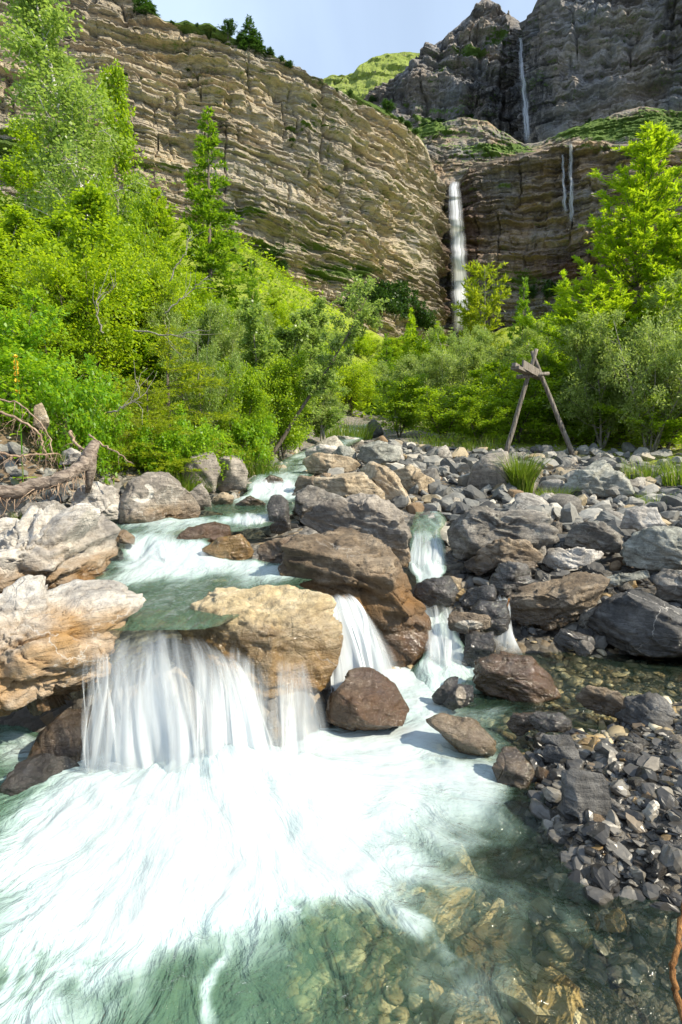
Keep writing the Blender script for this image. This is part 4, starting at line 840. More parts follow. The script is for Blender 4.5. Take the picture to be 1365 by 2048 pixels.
pebbles("gravel", 2300, [(1090, 1.5), (1600, 1.4), (1600, 2.8), (1060, 2.8)], 0.012, 0.06, "fine dark slate gravel covering the bar at lower right", 'pebble', 0.7, 31)
pebbles("gravel", 1300, [(880, 4.0), (1600, 3.9), (1450, 9.0), (820, 9.0)], 0.02, 0.11, "grey gravel between the right bank boulders", 'pebble', 0.0, 32)
rubble(760, [(860, 5.6), (1500, 5.4), (1330, 13.0), (740, 13.0)], 0.12, 0.50, "piled angular rubble across the right bank", 'pebble_light', 0.0, 41, 1.8)
rubble(330, [(900, 3.95), (1500, 3.8), (1500, 5.6), (900, 5.6)], 0.07, 0.26, "dark angular rubble between the right bank boulders", 'pebble', 0.1, 42, 1.6)
rubble(420, [(1090, 1.6), (1560, 1.5), (1560, 2.8), (1060, 2.8)], 0.04, 0.13, "dark slate shards strewn over the gravel bar", 'pebble', 0.75, 43, 1.8)
rubble(60, [(760, 0.8), (1450, 0.8), (1120, 1.75), (900, 2.2)], 0.10, 0.30, "larger drowned stones in the clear near water", 'pebble_bed', 0.3, 46, 1.5, 0.2)
rubble(160, [(430, 5.8), (830, 5.2), (770, 12), (560, 12)], 0.12, 0.36, "broken stones along the upstream channel", 'pebble_light', 0.1, 44, 1.6)
rubble(130, [(-100, 4.5), (320, 5.3), (420, 6.6), (-150, 5.4)], 0.08, 0.25, "broken stones below the eroded left bank", 'pebble_light', 0.0, 45, 1.6)
pebbles("gravel", 1100, [(1560, 1.3), (2700, 1.2), (2300, 4.0), (1560, 4.0)], 0.02, 0.10, "gravel of the bar beyond the right edge of view", 'pebble', 0.1, 38)
rubble(300, [(1500, 1.4), (2700, 1.2), (2300, 4.2), (1480, 4.2)], 0.06, 0.24, "rubble beyond the right edge of view by the gravel bar", 'pebble', 0.0, 47, 1.8)
rubble(260, [(1450, 4.0), (2200, 3.8), (1800, 10), (1400, 10)], 0.10, 0.40, "rubble beyond the right edge of view below the larches", 'pebble_light', 0.0, 48, 1.8)
pebbles("gravel", 700, [(760, 9.0), (1500, 9.0), (1400, 14.5), (700, 14.5)], 0.05, 0.22, "grey rubble at the foot of the thicket", 'pebble_light', 0.0, 33)
pebbles("gravel", 900, [(-150, 4.6), (300, 5.2), (420, 7.5), (-200, 6.2)], 0.02, 0.11, "pale gravel in the eroded left bank", 'pebble_light', 0.0, 34)
pebbles("streambed_pebbles", 1700, [(300, 0.6), (1700, 0.6), (1120, 1.75), (600, 2.4)], 0.025, 0.10, "brown and ochre pebbles on the bed of the near pool", 'pebble_bed', 0.2, 35, 2, 3)
pebbles("streambed_pebbles", 800, [(900, 2.4), (1450, 2.5), (1420, 4.0), (760, 3.9)], 0.02, 0.09, "wet pebbles on the bed of the shallow pond", 'pebble_bed', 0.4, 36, 2, 3)
pebbles("gravel", 450, [(420, 5.6), (820, 5.2), (760, 12), (560, 12)], 0.04, 0.16, "gravel along the narrow upstream channel", 'pebble', 0.1, 37)

# ------------------------------------------------------------------ stream
def ribbon(name, rows, nu, sub, foamf, seed, wave=0.012):
    """rows: (depth, left column, right column, water level, foam)"""
    r = np.array(rows, float); k = np.arange(len(r)); kk = np.linspace(0, len(r) - 1, (len(r) - 1) * sub + 1)
    d, l, rt, z, fo = [np.interp(kk, k, r[:, j]) for j in range(5)]
    sm = lambda a: np.convolve(np.pad(a, 3, mode='edge'), np.ones(7) / 7, 'valid')
    l, rt, z, fo, d = sm(l), sm(rt), sm(z), sm(fo), sm(d)
    u = np.linspace(0, 1, nu)
    ew = (fbm(np.stack([kk * 0.8, kk * 0, kk * 0 + seed], -1), 3, seed) - 0.5) * 0.35 * (rt - l); l = l + ew; rt = rt + (fbm(np.stack([kk * 0.8, kk * 0 + 7, kk * 0 + seed], -1), 3, seed + 1) - 0.5) * 0.35 * (rt - l)
    px = l[:, None] + (rt - l)[:, None] * u
    w = (z - CAMZ) / d; b = (w * CT + ST) / (CT - w * ST); t = d / (b * ST + CT)
    X = (px - W / 2) / F * t[:, None]
    sh = (fbm(np.stack([X * 5, 0 * X + kk[:, None] * 0.15, 0 * X + seed], -1), 3, seed + 8) - 0.5) * 2.6 * sstep(8.5, 6.5, d)[:, None]
    kz = np.clip(kk[:, None] + sh, 0, len(r) - 1); Z2 = np.interp(kz.ravel(), kk, z).reshape(X.shape); F2 = np.interp(kz.ravel(), kk, fo).reshape(X.shape)
    V = np.stack([X, d[:, None] + 0 * X, Z2], -1)
    L = np.concatenate([[0], np.cumsum(np.linalg.norm(np.diff(V[:, nu // 2], axis=0), axis=1))])
    slope = np.abs(np.gradient(z, L + 1e-6 * np.arange(len(L))))
    q = np.stack([V[..., 0] * 5, L[:, None] * 1.6 + 0 * X, 0 * X + seed], -1)
    n = fbm(q, 4, seed)
    V[..., 2] += (n - 0.5) * (wave + 0.05 * np.clip(fo, 0, 1))[:, None]
    foam = np.clip((F2 + foamf * (n - 0.5)) * (0.35 + 0.65 * sstep(0, 0.16, u) * sstep(1, 0.84, u))[None], 0, 1.2)
    uv = np.stack([V[..., 0], L[:, None] + 0 * X], -1).reshape(-1, 2)
    me = mesh_np(name, V, grid_faces(len(kk), nu), True, dict(foam=foam, deep=np.clip(0.55 + 0 * foam, 0, 1)), uv)
    o = add(name, me, M['water']); tag(o, kind="structure"); return o
ribbon("stream", [(2.66, 205, 430, 0.545, 0.35), (2.75, 195, 440, 0.56, 0.15), (2.95, 180, 500, 0.568, 0.02), (3.2, 165, 640, 0.573, 0.14), (3.5, 160, 640, 0.578, 0.45), (3.8, 200, 600, 0.584, 0.85), (4.05, 235, 530, 0.59, 1.0), (4.2, 245, 440, 0.61, 1.15), (4.4, 235, 405, 0.655, 1.05), (4.55, 222, 400, 0.695, 0.75),
    (4.75, 210, 420, 0.715, 0.35), (5.0, 205, 540, 0.73, 0.42), (5.18, 250, 575, 0.75, 0.70), (5.28, 440, 575, 0.775, 0.55), (5.36, 430, 580, 0.80, 0.20), (5.6, 400, 600, 0.805, 0.0), (6.2, 410, 600, 0.815, 0.10), (6.7, 470, 600, 0.83, 0.75), (7.0, 485, 600, 0.88, 1.1), (7.3, 490, 602, 0.965, 0.95), (7.6, 495, 605, 1.0, 0.5), (8, 505, 620, 1.03, 0.55),
    (9, 540, 650, 1.12, 0.5), (11, 590, 690, 1.34, 0.6), (14, 640, 725, 1.60, 0.5), (20, 680, 750, 2.06, 0.5), (30, 690, 765, 3.05, 0.5), (45, 700, 775, 4.5, 0.5)], 70, 9, 0.7, 3)
ribbon("stream", [(3.2, 770, 1010, -0.02, 0.75), (3.45, 820, 985, 0.03, 0.75), (3.6, 850, 935, 0.07, 1.1), (3.8, 848, 908, 0.16, 1.0), (4.0, 844, 896, 0.25, 0.8), (4.2, 838, 892, 0.32, 0.35), (4.5, 828, 893, 0.35, 0.6), (4.75, 822, 895, 0.37, 1.1), (4.95, 822, 890, 0.46, 0.8), (5.2, 822, 886, 0.57, 0.30), (5.4, 822, 882, 0.62, 0.2), (5.7, 820, 890, 0.66, 0.25), (6.4, 830, 880, 0.72, 0.4)], 40, 9, 0.7, 5)

# near pool and shallow pond: one level sheet, shaped by the banks around it
nx, ny = 310, 320
ux = np.linspace(-1.0, 1.0, nx); vy = np.linspace(0, 1, ny) ** 1.2
yy = (0.45 + 3.75 * vy)[:, None] + 0 * ux[None]; xx = ux[None] * np.interp(yy, [0.45, 2.4, 4.2], [1.9, 2.2, 3.1])
sx, sy = float(Q(400, 2.36, 0)[0]), 2.42
ppx, ppy = pix(np.stack([xx, yy, 0 * xx], -1))
fo = sum(blob(ppx, ppy, *b) for b in ((400, 1545, 300, 85, 1.1), (230, 1690, 290, 130, 1.0), (520, 1660, 270, 110, 1.05), (120, 1890, 240, 170, .62), (330, 1790, 160, 100, .48), (790, 1470, 150, 55, .75), (850, 1400, 60, 60, .9), (780, 1340, 90, 50, .95),
    (900, 1545, 130, 40, .75), (800, 1620, 170, 55, .7), (980, 1590, 70, 45, .7), (690, 1745, 150, 42, .65), (1060, 1660, 80, 32, .5), (40, 1490, 70, 40, .5), (960, 1330, 90, 30, .7), (640, 1530, 150, 50, .7), (1000, 1420, 60, 25, .4), (930, 1690, 90, 30, .35), (180, 2060, 300, 60, .35), (450, 1870, 220, 120, .40), (760, 1800, 240, 80, .34), (620, 1960, 260, 80, .16), (980, 1800, 120, 60, .18)))
ang = np.arctan2(xx - sx, sy - yy + 0.15); rad = np.hypot(xx - sx, sy + 0.15 - yy)
q2 = np.stack([xx * 2.4, yy * 2.4, 0 * rad], -1)
wx, wy = fbm(q2 * 1.1, 3, 191) - 0.5, fbm(q2 * 1.1 + 9, 3, 192) - 0.5
ang = ang + 0.40 * wx / (0.6 + rad); radw = rad + 0.7 * wy
q = np.stack([ang * 6, radw * 2.6, 0 * rad + 3], -1); n1 = fbm(q, 5, 91, 0.6)
n2 = fbm(q2 + 1.6 * np.stack([wx, wy, 0 * wx], -1) + 0.5 * n1[..., None], 5, 92)
rg = 1 - np.abs(2 * fbm(np.stack([ang * 9 + n2 * 2, rad * 3.0, 0 * rad], -1), 4, 95) - 1)
highlight_wisp = 0.80 * sstep(0.72, 0.98, rg) * sstep(0.40, 0.62, fbm(q2 * 0.9 + 5, 3, 96)) * sstep(1560, 1700, ppy) * sstep(1150, 900, ppx)  # bright highlight streaks on the clear water, painted in as thin foam
core = blob(ppx, ppy, 400, 1570, 300, 130) + blob(ppx, ppy, 250, 1740, 260, 150, 0.8) + blob(ppx, ppy, 560, 1660, 200, 80, 0.6); nk = 1 - 0.6 * np.clip(core, 0, 1)
fo = np.minimum(fo, 1.1); foam = np.clip(0.90 * fo + nk * (0.75 * (n1 - 0.5) + 0.95 * (n2 - 0.5)) + 0.02, 0, 1.3); foam = np.maximum(foam, highlight_wisp)
zz = 0.0 + 0.17 * blob(xx, yy, sx, 2.24, 0.62, 0.20) * (0.5 + 1.0 * n2) + 0.03 * (n1 - 0.5) * np.clip(fo, 0.15, 1) + 0.065 * (n2 - 0.5) * np.clip(fo, 0.25, 1)
q3 = np.stack([xx * 6 + n1, yy * 4.5, 0 * rad], -1); zz = zz + (fbm(q3, 5, 93) - 0.5) * 0.085 * (1 - 0.6 * np.clip(foam, 0, 1))
calm = sstep(1000, 1100, ppx) * sstep(1600, 1400, ppy); zz = zz * (1 - 0.85 * calm) + 0.012 * calm
deep = np.clip(sstep(1080, 480, ppx + 0.2 * (ppy - 1700)) * 0.95, 0.03, 1) * (1 - calm) + 0.03 * calm
me = mesh_np("pool", np.stack([xx, yy, zz], -1), grid_faces(ny, nx), True, dict(foam=foam, deep=deep), np.stack([ang * 0.9, rad], -1).reshape(-1, 2))
tag(add("pool", me, M['water']), kind="structure")

def fall(label, top, bot, nu, nv, mat, seed, thr=0.55, spread=0.0, gap=0.12, foam=0.5, layers=2, lift=0.02, thin=0.22, spray=0.0):
    """top, bot: lists of (column, depth, height) along the lip and along the landing"""
    T = np.array([Q(*p) for p in top]); Bm = np.array([Q(*p) for p in bot])
    rsx = lambda A, u: np.stack([np.interp(u, np.linspace(0, 1, len(A)), A[:, k]) for k in range(3)], -1)
    u = np.linspace(0, 1, nu); v = np.linspace(0, 1, nv)
    root = add("cascade", None, None, None, tuple(Bm.mean(0))); tag(root, label, "cascade")
    base = Bm.mean(0)
    for L in range(layers):
        t = rsx(T, u); b = rsx(Bm, u); fl = v ** thr
        X = t[None, :, :2] + (b - t)[None, :, :2] * v[:, None, None] ** 0.8
        Z = t[None, :, 2] + (b - t)[None, :, 2] * (v ** 1.9)[:, None] * 1.0
        V = np.concatenate([X, Z[..., None]], -1)
        wob = fbm(np.stack([u[None] * 16 + 0 * Z, v[:, None] * 1.2 + 0 * Z, 0 * Z + L * 5 + seed], -1), 3, seed + L)
        V[..., 1] += (wob - 0.5) * 0.11 * v[:, None] - L * 0.045 * v[:, None]; V[..., 2] += lift * (1 - v[:, None]) - 0.012 * L
        V[..., 2] += (fbm(np.stack([u * 5, u * 0, u * 0 + seed], -1), 3, seed + 55) - 0.5)[None] * 0.05
        V[..., 0] += (fbm(np.stack([u[None] * 5 + 0 * Z, v[:, None] + 0 * Z, 0 * Z + 9 + L], -1), 2, seed + 7) - 0.5) * 0.22 * v[:, None]
        nz = fbm(np.stack([u * 7 + L * 3.3, u * 0, u * 0 + seed], -1), 3, seed + 31)
        edge = sstep(0, 0.14, u)[None] * sstep(1, 0.86, u)[None] * (sstep(-0.02, 0.16, v) * sstep(1.0, 0.74, v))[:, None] + 0 * Z
        fo_ = foam - thin * ((1 - v) ** 1.4)[:, None] + 0.62 * (nz - 0.5)[None] + 0.10 * v[:, None] ** 2 + 0 * Z
        me = mesh_np("strand", V - base, grid_faces(nv, nu), True, dict(edge=edge, foam=fo_), np.stack([u[None] + L * 3.7 + seed + 0 * Z, v[:, None] + 0 * Z], -1).reshape(-1, 2))
        add("water_sheet", me, M[mat], root)
    if spray:
        b = rsx(Bm, u); vv = np.linspace(0, 1, 16)
        for L in range(3):
            hgt = spray * (1.0 - 0.22 * L) * (0.55 + 0.9 * fbm(np.stack([u * 6 + 4 * L, u * 0, u * 0 + seed], -1), 3, seed + 70 + L)); an = vv * np.pi
            X = np.stack([b[None, :, 0] + 0 * an[:, None], b[None, :, 1] - spray * (0.5 + 0.55 * L) - np.cos(an)[:, None] * spray * 0.9, np.sin(an)[:, None] * hgt[None] - 0.03], -1)
            X += (np.stack([fbm(X * 7 + 3 * k, 3, seed + 80 + k) for k in range(3)], -1) - 0.5) * 0.07
            ed = (np.sin(an) ** 0.8)[:, None] * (sstep(0, 0.15, u) * sstep(1, 0.85, u))[None] * 0.8
            me = mesh_np("spray", X - base, grid_faces(16, nu), True, dict(edge=ed, foam=np.full(ed.shape, 0.5)), np.stack([X[..., 0] * 1.2 + L, X[..., 1] * 1.2 + X[..., 2] * 1.5], -1).reshape(-1, 2))
            add("spray", me, M['spray'], root)
    return root
fall("wide silky main cascade pouring into the near pool", [(222, 2.60, 0.545), (285, 2.60, 0.552), (345, 2.57, 0.552), (400, 2.53, 0.53), (450, 2.49, 0.48), (490, 2.47, 0.43)], [(200, 2.30, -0.03), (290, 2.24, -0.03), (380, 2.21, -0.03), (460, 2.23, -0.03), (530, 2.27, -0.03), (570, 2.30, -0.03)], 120, 60, 'fall', 1, foam=0.68, layers=3, thin=0.42, spray=0.16)
fall("thin curtain of strands falling from the ochre boulder's lip", [(165, 2.46, 0.47), (200, 2.46, 0.50), (250, 2.52, 0.53)], [(172, 2.30, -0.03), (208, 2.28, -0.03), (255, 2.26, -0.03)], 40, 50, 'fall', 4, foam=0.46, layers=2)
fall("veil of thin strands sliding off the golden boulder's front", [(425, 2.60, 0.53), (490, 2.58, 0.46), (555, 2.60, 0.42), (630, 2.66, 0.38)], [(440, 2.32, -0.03), (505, 2.30, -0.03), (570, 2.32, -0.03), (640, 2.40, -0.03)], 70, 50, 'fall', 8, foam=0.52, layers=2, thin=0.34, spray=0.10)
fall("thick white chute between the golden and brown boulders", [(650, 3.25, 0.56), (680, 3.25, 0.55), (705, 3.3, 0.52)], [(668, 2.92, 0.0), (730, 2.95, 0.0), (800, 3.05, 0.0)], 50, 50, 'fall', 12, foam=0.72, layers=3, spray=0.08)
fall("white fan of water at the small left cascade above the upper pool", [(262, 4.46, 0.732), (330, 4.44, 0.735), (410, 4.46, 0.73)], [(240, 4.06, 0.575), (330, 3.98, 0.575), (440, 4.05, 0.575)], 60, 30, 'fall', 16, foam=0.48, layers=1, lift=0.012)
fall("little double spout between the upright stone and the wet brown rock", [(466, 5.32, 0.80), (500, 5.30, 0.80), (540, 5.32, 0.80)], [(466, 5.12, 0.70), (505, 5.08, 0.70), (545, 5.12, 0.70)], 40, 24, 'fall', 20, foam=0.50, layers=2)
fall("blue shaded cascade at the head of the right branch", [(824, 5.42, 0.64), (852, 5.40, 0.64), (882, 5.42, 0.64)], [(822, 4.82, 0.37), (856, 4.78, 0.37), (894, 4.82, 0.37)], 50, 36, 'fall', 24, foam=0.50, layers=2)
fall("lower run of the right branch beside the huge brown boulder", [(838, 4.12, 0.32), (870, 4.08, 0.31), (900, 4.1, 0.30)], [(855, 3.5, 0.02), (890, 3.48, 0.02), (930, 3.5, 0.02)], 40, 40, 'fall', 28, foam=0.56, layers=2)
fall("narrow trickle dropping beside the rust-coloured twig", [(988, 3.98, 0.36), (1000, 3.98, 0.36), (1012, 3.98, 0.35)], [(980, 3.75, 0.03), (1002, 3.74, 0.03), (1026, 3.76, 0.03)], 24, 36, 'fall', 32, foam=0.55, layers=2)
fall("far stream step seen between the upstream boulders", [(500, 7.55, 1.02), (550, 7.55, 1.02), (598, 7.55, 1.01)], [(495, 7.05, 0.86), (550, 7.0, 0.86), (602, 7.05, 0.86)], 40, 24, 'fall', 36, foam=0.52, layers=2)
# ------------------------------------------------------------------ plants
def leaves(c, d, nrm, ln, wd, hue, fold=0.0):
    """rhombic leaves: base points c, direction d, face normal nrm, length, width"""
    d = d / (np.linalg.norm(d, axis=1)[:, None] + 1e-9)
    s = np.cross(d, nrm); s /= np.linalg.norm(s, axis=1)[:, None] + 1e-9
    ln = np.broadcast_to(ln, (len(c),))[:, None]; wd = np.broadcast_to(wd, (len(c),))[:, None]
    V = np.stack([c, c + d * ln * 0.45 + s * wd * 0.5, c + d * ln, c + d * ln * 0.45 - s * wd * 0.5], 1).reshape(-1, 3)
    f = np.arange(len(c) * 4).reshape(-1, 4)
    return V, f, np.repeat(hue, 4)
def limb(r, p0, d0, L, n=5, curve=0.25, up=0.0):
    pts = [np.array(p0, float)]; d = np.array(d0, float); d /= np.linalg.norm(d)
    for k in range(n):
        d = d + r.normal(size=3) * curve + np.array([0, 0, up]); d /= np.linalg.norm(d); pts.append(pts[-1] + d * L / n)
    return np.array(pts)
def broadleaf(seed, Ht, R, nst=1, trunk=0.05, start=0.2, nbr=26, ntw=7, nleaf=7000, ll=0.07, lw=0.045, up=0.1, lean=(0, 0), spread=0.12, prof=None, droop=0.15, wob=0.06, stem_tilt=0.25, up_leaf=0.8):
    r = np.random.RandomState(seed); tb = Acc(); tw = []
    for s in range(nst):
        if nst == 1: d0 = np.array([lean[0], lean[1], 1.0])
        else:
            a = s / nst * 6.28 + r.rand(); d0 = np.array([math.cos(a) * stem_tilt + lean[0], math.sin(a) * stem_tilt + lean[1], 1])
        hs = Ht * (1 if s == 0 else r.uniform(0.6, 0.95))
        st = limb(r, (r.normal() * 0.05 * (nst > 1), r.normal() * 0.05 * (nst > 1), -0.15), d0, hs * np.linalg.norm(d0) / max(d0[2], .3) * 0.98, 10, wob, 0.03)
        rad = trunk * (1 - 0.88 * np.linspace(0, 1, len(st))) * (1 if s == 0 else 0.7)
        tb.tube(st, rad, 7)
        for k in range(max(3, nbr // nst)):
            t = start + (1 - start) * (k + r.rand()) / (nbr // nst); x = t * (len(st) - 1); i = min(int(x), len(st) - 2)
            p0 = st[i] + (st[i + 1] - st[i]) * (x - i)
            h = (t - start) / (1 - start); pr = prof(h) if prof else math.sin(math.pi * min(1, 0.18 + 0.82 * h)) ** 0.7
            L = R * pr * r.uniform(0.6, 1.1) + 0.04 * R
            a = r.rand() * 6.28; el = r.uniform(0.1, 0.8)
            b = limb(r, p0, (math.cos(a) * math.cos(el), math.sin(a) * math.cos(el), math.sin(el)), L, 4, 0.16, up)
            tb.tube(b, np.linspace(trunk * 0.28 * (1 - 0.6 * h), trunk * 0.06, len(b)), 4, False)
            for q in range(ntw):
                m = r.uniform(0.25, 1); x2 = m * (len(b) - 1); j = min(int(x2), len(b) - 2); p1 = b[j] + (b[j + 1] - b[j]) * (x2 - j)
                dd = (b[j + 1] - b[j]); dd = dd / (np.linalg.norm(dd) + 1e-9) + r.normal(size=3) * 0.7 + np.array([0, 0, up - droop])
                w = limb(r, p1, dd, max(0.12, L * 0.38 * r.uniform(0.6, 1.1)), 3, 0.2, -droop)
                tw.append(w)
                if q < 3: tb.tube(w, np.linspace(trunk * 0.07, trunk * 0.025, len(w)), 3, False)
    tw = np.array(tw); k = r.randint(len(tw), size=nleaf); t = r.rand(nleaf) * 3; i = np.minimum(t.astype(int), 2); fr = (t - i)[:, None]
    p = tw[k, i] * (1 - fr) + tw[k, i + 1] * fr + r.normal(size=(nleaf, 3)) * spread * R * 0.22
    d = (tw[k, i + 1] - tw[k, i]); d = d / (np.linalg.norm(d, axis=1)[:, None] + 1e-9) * 0.6 + unit(r, nleaf) * 0.9; d[:, 2] -= droop
    nr = unit(r, nleaf); nr[:, 2] = np.abs(nr[:, 2]) + up_leaf
    sz = r.uniform(0.65, 1.2, nleaf)
    return tb, leaves(p, d, nr, ll * sz, lw * sz, r.rand(nleaf))
def conifer(seed, Ht, R, trunk=0.09, start=0.08, nwh=22, per=5, nneed=9000, nl=0.10, nw=0.028, ang=0.0, tip_up=0.1, flat=0.35, dens_in=0.15, prof=lambda h: (1 - h) ** 0.85, latk=0.42, irr=0.25, wob=0.01):
    r = np.random.RandomState(seed); tb = Acc(); st = limb(r, (0, 0, -0.15), (0, 0, 1), Ht, 14, wob, 0.05)
    tb.tube(st, trunk * (1 - 0.93 * np.linspace(0, 1, len(st))), 7); seg = []
    for k in range(nwh):
        t = start + (1 - start) * (k + 0.5 * r.rand()) / nwh
        for q in range(per):
            tt = min(0.995, t + r.uniform(-0.02, 0.02)); x = tt * (len(st) - 1); i = min(int(x), len(st) - 2); p0 = st[i] + (st[i + 1] - st[i]) * (x - i)
            h = (tt - start) / (1 - start); L = (R * prof(h) * r.uniform(1 - irr, 1 + irr * 0.5) + 0.03 * R)
            a = r.rand() * 6.28; el = ang + h * 0.5 + r.normal() * 0.12
            b = limb(r, p0, (math.cos(a) * math.cos(el), math.sin(a) * math.cos(el), math.sin(el)), L, 6, 0.06, tip_up)
            tb.tube(b, np.linspace(trunk * 0.18 * (1 - 0.5 * h), trunk * 0.03, len(b)), 3, False)
            for j in range(len(b) - 1): seg.append((b[j], b[j + 1], L))
            nlat = max(4, int(L / R * 13))
            for m in range(nlat):
                f = r.uniform(0.15, 0.98); x2 = f * (len(b) - 1); j = min(int(x2), len(b) - 2); p1 = b[j] + (b[j + 1] - b[j]) * (x2 - j)
                ax = b[j + 1] - b[j]; ax /= np.linalg.norm(ax) + 1e-9; sd = np.cross(ax, [0, 0, 1]) * (1 if m % 2 else -1)
                dd = ax * 0.75 + sd * 0.8 + np.array([0, 0, r.normal() * flat]); e = limb(r, p1, dd, L * latk * (1.05 - f * 0.6) * r.uniform(0.6, 1.1), 2, 0.08, tip_up * 0.4)
                seg.append((e[0], e[1], L)); seg.append((e[1], e[2], L))
    A = np.array([s[0] for s in seg]); Bq = np.array([s[1] for s in seg]); ln = np.linalg.norm(Bq - A, axis=1); pr = ln / ln.sum()
    k = r.choice(len(A), nneed, p=pr); f = r.rand(nneed, 1); p = A[k] * (1 - f) + Bq[k] * f
    ax = (Bq[k] - A[k]) / (ln[k][:, None] + 1e-9); d = ax * 0.9 + unit(r, nneed) * 0.75; d[:, 2] += 0.1
    nr = unit(r, nneed); nr[:, 2] = np.abs(nr[:, 2]) + 0.5; sz = r.uniform(0.6, 1.25, nneed)
    return tb, leaves(p, d, nr, nl * sz, nw * sz, r.rand(nneed))
PROTO = {}
def proto(key, gen, bark, leaf):
    tb, (V, f, hue) = gen
    tm = tb.mesh("trunk"); tm.materials.append(M[bark]); cm_ = mesh_np("crown", V, f, False, dict(hue=hue)); cm_.materials.append(M[leaf])
    Ht = V[:, 2].max(); PROTO[key] = (tm, cm_, float(Ht), float(np.percentile(np.hypot(V[:, 0], V[:, 1]), 97)))
_rt = random.Random(5)
def tree(key, px, top, d, label, cat="tree", name=None, group=None, width=None, rot=None, base=None, leaf=None):
    """a plant of kind PROTO[key] rooted on the ground at column px, depth d, its tip at image row top; width in photo pixels"""
    tm, cm_, Ht, Rr = PROTO[key]
    for _ in range(3):
        tp = P(px, top, d); x = float(tp[0]); z0 = G(x, d) if base is None else base
    h = float(tp[2]) - z0; s = max(0.1, h / Ht); sx_ = s if width is None else (width / F * d * 0.5) / Rr
    sx_ = min(max(sx_, s * 0.45), s * 2.2)
    o = add(name or key, None, None, None, (x, d, z0)); o.scale = (sx_, sx_, s); o.rotation_euler = (0, 0, _rt.uniform(0, 6.28) if rot is None else rot)
    tag(o, label, cat, group)
    add("trunk", tm, None, o); add("crown", cm_, None, o)
    return o
up3 = lambda h: (0.35 + 0.65 * math.sin(math.pi * h ** 0.8)) * (1 - 0.55 * h)
proto('birch_tree', broadleaf(1, 11, 1.9, 1, 0.12, 0.16, 90, 8, 21000, 0.10, 0.07, 0.05, (-0.05, 0), 0.34, up3, 0.30, 0.025), 'bark_birch', 'leaf_birch')
proto('leaning_birch', broadleaf(2, 5.0, 1.0, 1, 0.075, 0.45, 34, 7, 8000, 0.09, 0.065, 0.06, (0.75, 0), 0.22, lambda h: 0.35 + 0.65 * h, 0.25, 0.03), 'bark', 'leaf_birch')
proto('alder_bush', broadleaf(3, 4.6, 1.7, 5, 0.05, 0.15, 80, 7, 19000, 0.105, 0.078, 0.10, (0, 0), 0.25, None, 0.08, 0.05), 'bark', 'leaf_alder')
proto('alder_tree', broadleaf(4, 6.0, 1.7, 2, 0.07, 0.15, 70, 8, 20000, 0.105, 0.078, 0.10, (0, 0), 0.25, up3, 0.10, 0.04, 0.12), 'bark_pale', 'leaf_alder')
proto('lime_bush', broadleaf(5, 3.6, 1.7, 6, 0.045, 0.12, 80, 7, 19000, 0.09, 0.066, 0.12, (0, 0), 0.25, None, 0.05, 0.05), 'bark', 'leaf_lime')
proto('willow_bush', broadleaf(6, 3.8, 1.6, 7, 0.045, 0.15, 90, 8, 26000, 0.10, 0.034, 0.20, (0, 0), 0.2, None, 0.0, 0.05), 'bark_pale', 'leaf_willow')
proto('willow_tree', broadleaf(7, 5.0, 1.6, 4, 0.06, 0.18, 90, 8, 26000, 0.11, 0.036, 0.18, (0, 0), 0.2, up3, 0.02, 0.05), 'bark_pale', 'leaf_willow')
proto('broadleaf_shrub', broadleaf(8, 1.9, 1.1, 6, 0.022, 0.10, 60, 6, 6000, 0.09, 0.07, 0.06, (0, 0), 0.25, None, 0.10, 0.06, 0.5, 1.2), 'bark', 'leaf_big')
proto('poplar_tree', broadleaf(9, 4.6, 1.0, 2, 0.05, 0.12, 60, 7, 12000, 0.085, 0.07, 0.18, (0.05, 0), 0.25, up3, 0.12, 0.03, 0.12), 'bark_pale', 'leaf_birch')
proto('spruce_tree', conifer(11, 8.5, 1.35, 0.10, 0.12, 30, 6, 32000, 0.13, 0.04, -0.15, 0.03, 0.3), 'bark', 'needle_spruce')
proto('larch_tree', conifer(12, 8.0, 1.9, 0.10, 0.10, 30, 6, 95000, 0.075, 0.019, 0.40, 0.16, 0.5, prof=lambda h: (1 - h) ** 0.62 * (0.88 + 0.12 * math.sin(h * 11))), 'bark', 'needle_larch')
proto('young_larch', conifer(13, 4.0, 1.0, 0.05, 0.08, 20, 5, 15000, 0.11, 0.034, 0.35, 0.14, 0.5), 'bark', 'needle_larch')
proto('young_pine', conifer(14, 4.5, 0.95, 0.06, 0.2, 13, 5, 10000, 0.13, 0.04, 0.05, 0.08, 0.3, prof=lambda h: 0.35 + 0.65 * math.sin(math.pi * (0.25 + 0.7 * h)), irr=0.5), 'bark_pale', 'needle_low')
proto('young_spruce', conifer(15, 3.2, 0.75, 0.05, 0.05, 18, 5, 12000, 0.11, 0.034, 0.0, 0.06, 0.3), 'bark', 'needle_spruce')
proto('low_spruce', conifer(16, 3.2, 1.9, 0.07, 0.05, 12, 6, 24000, 0.085, 0.026, -0.22, 0.02, 0.12, prof=lambda h: (1 - h) ** 0.6, latk=0.5), 'bark', 'needle_low')
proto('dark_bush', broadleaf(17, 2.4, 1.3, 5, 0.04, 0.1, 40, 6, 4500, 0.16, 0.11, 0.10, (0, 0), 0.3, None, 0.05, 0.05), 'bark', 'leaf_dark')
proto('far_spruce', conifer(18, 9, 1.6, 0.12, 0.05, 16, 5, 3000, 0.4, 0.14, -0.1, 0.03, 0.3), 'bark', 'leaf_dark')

T = tree
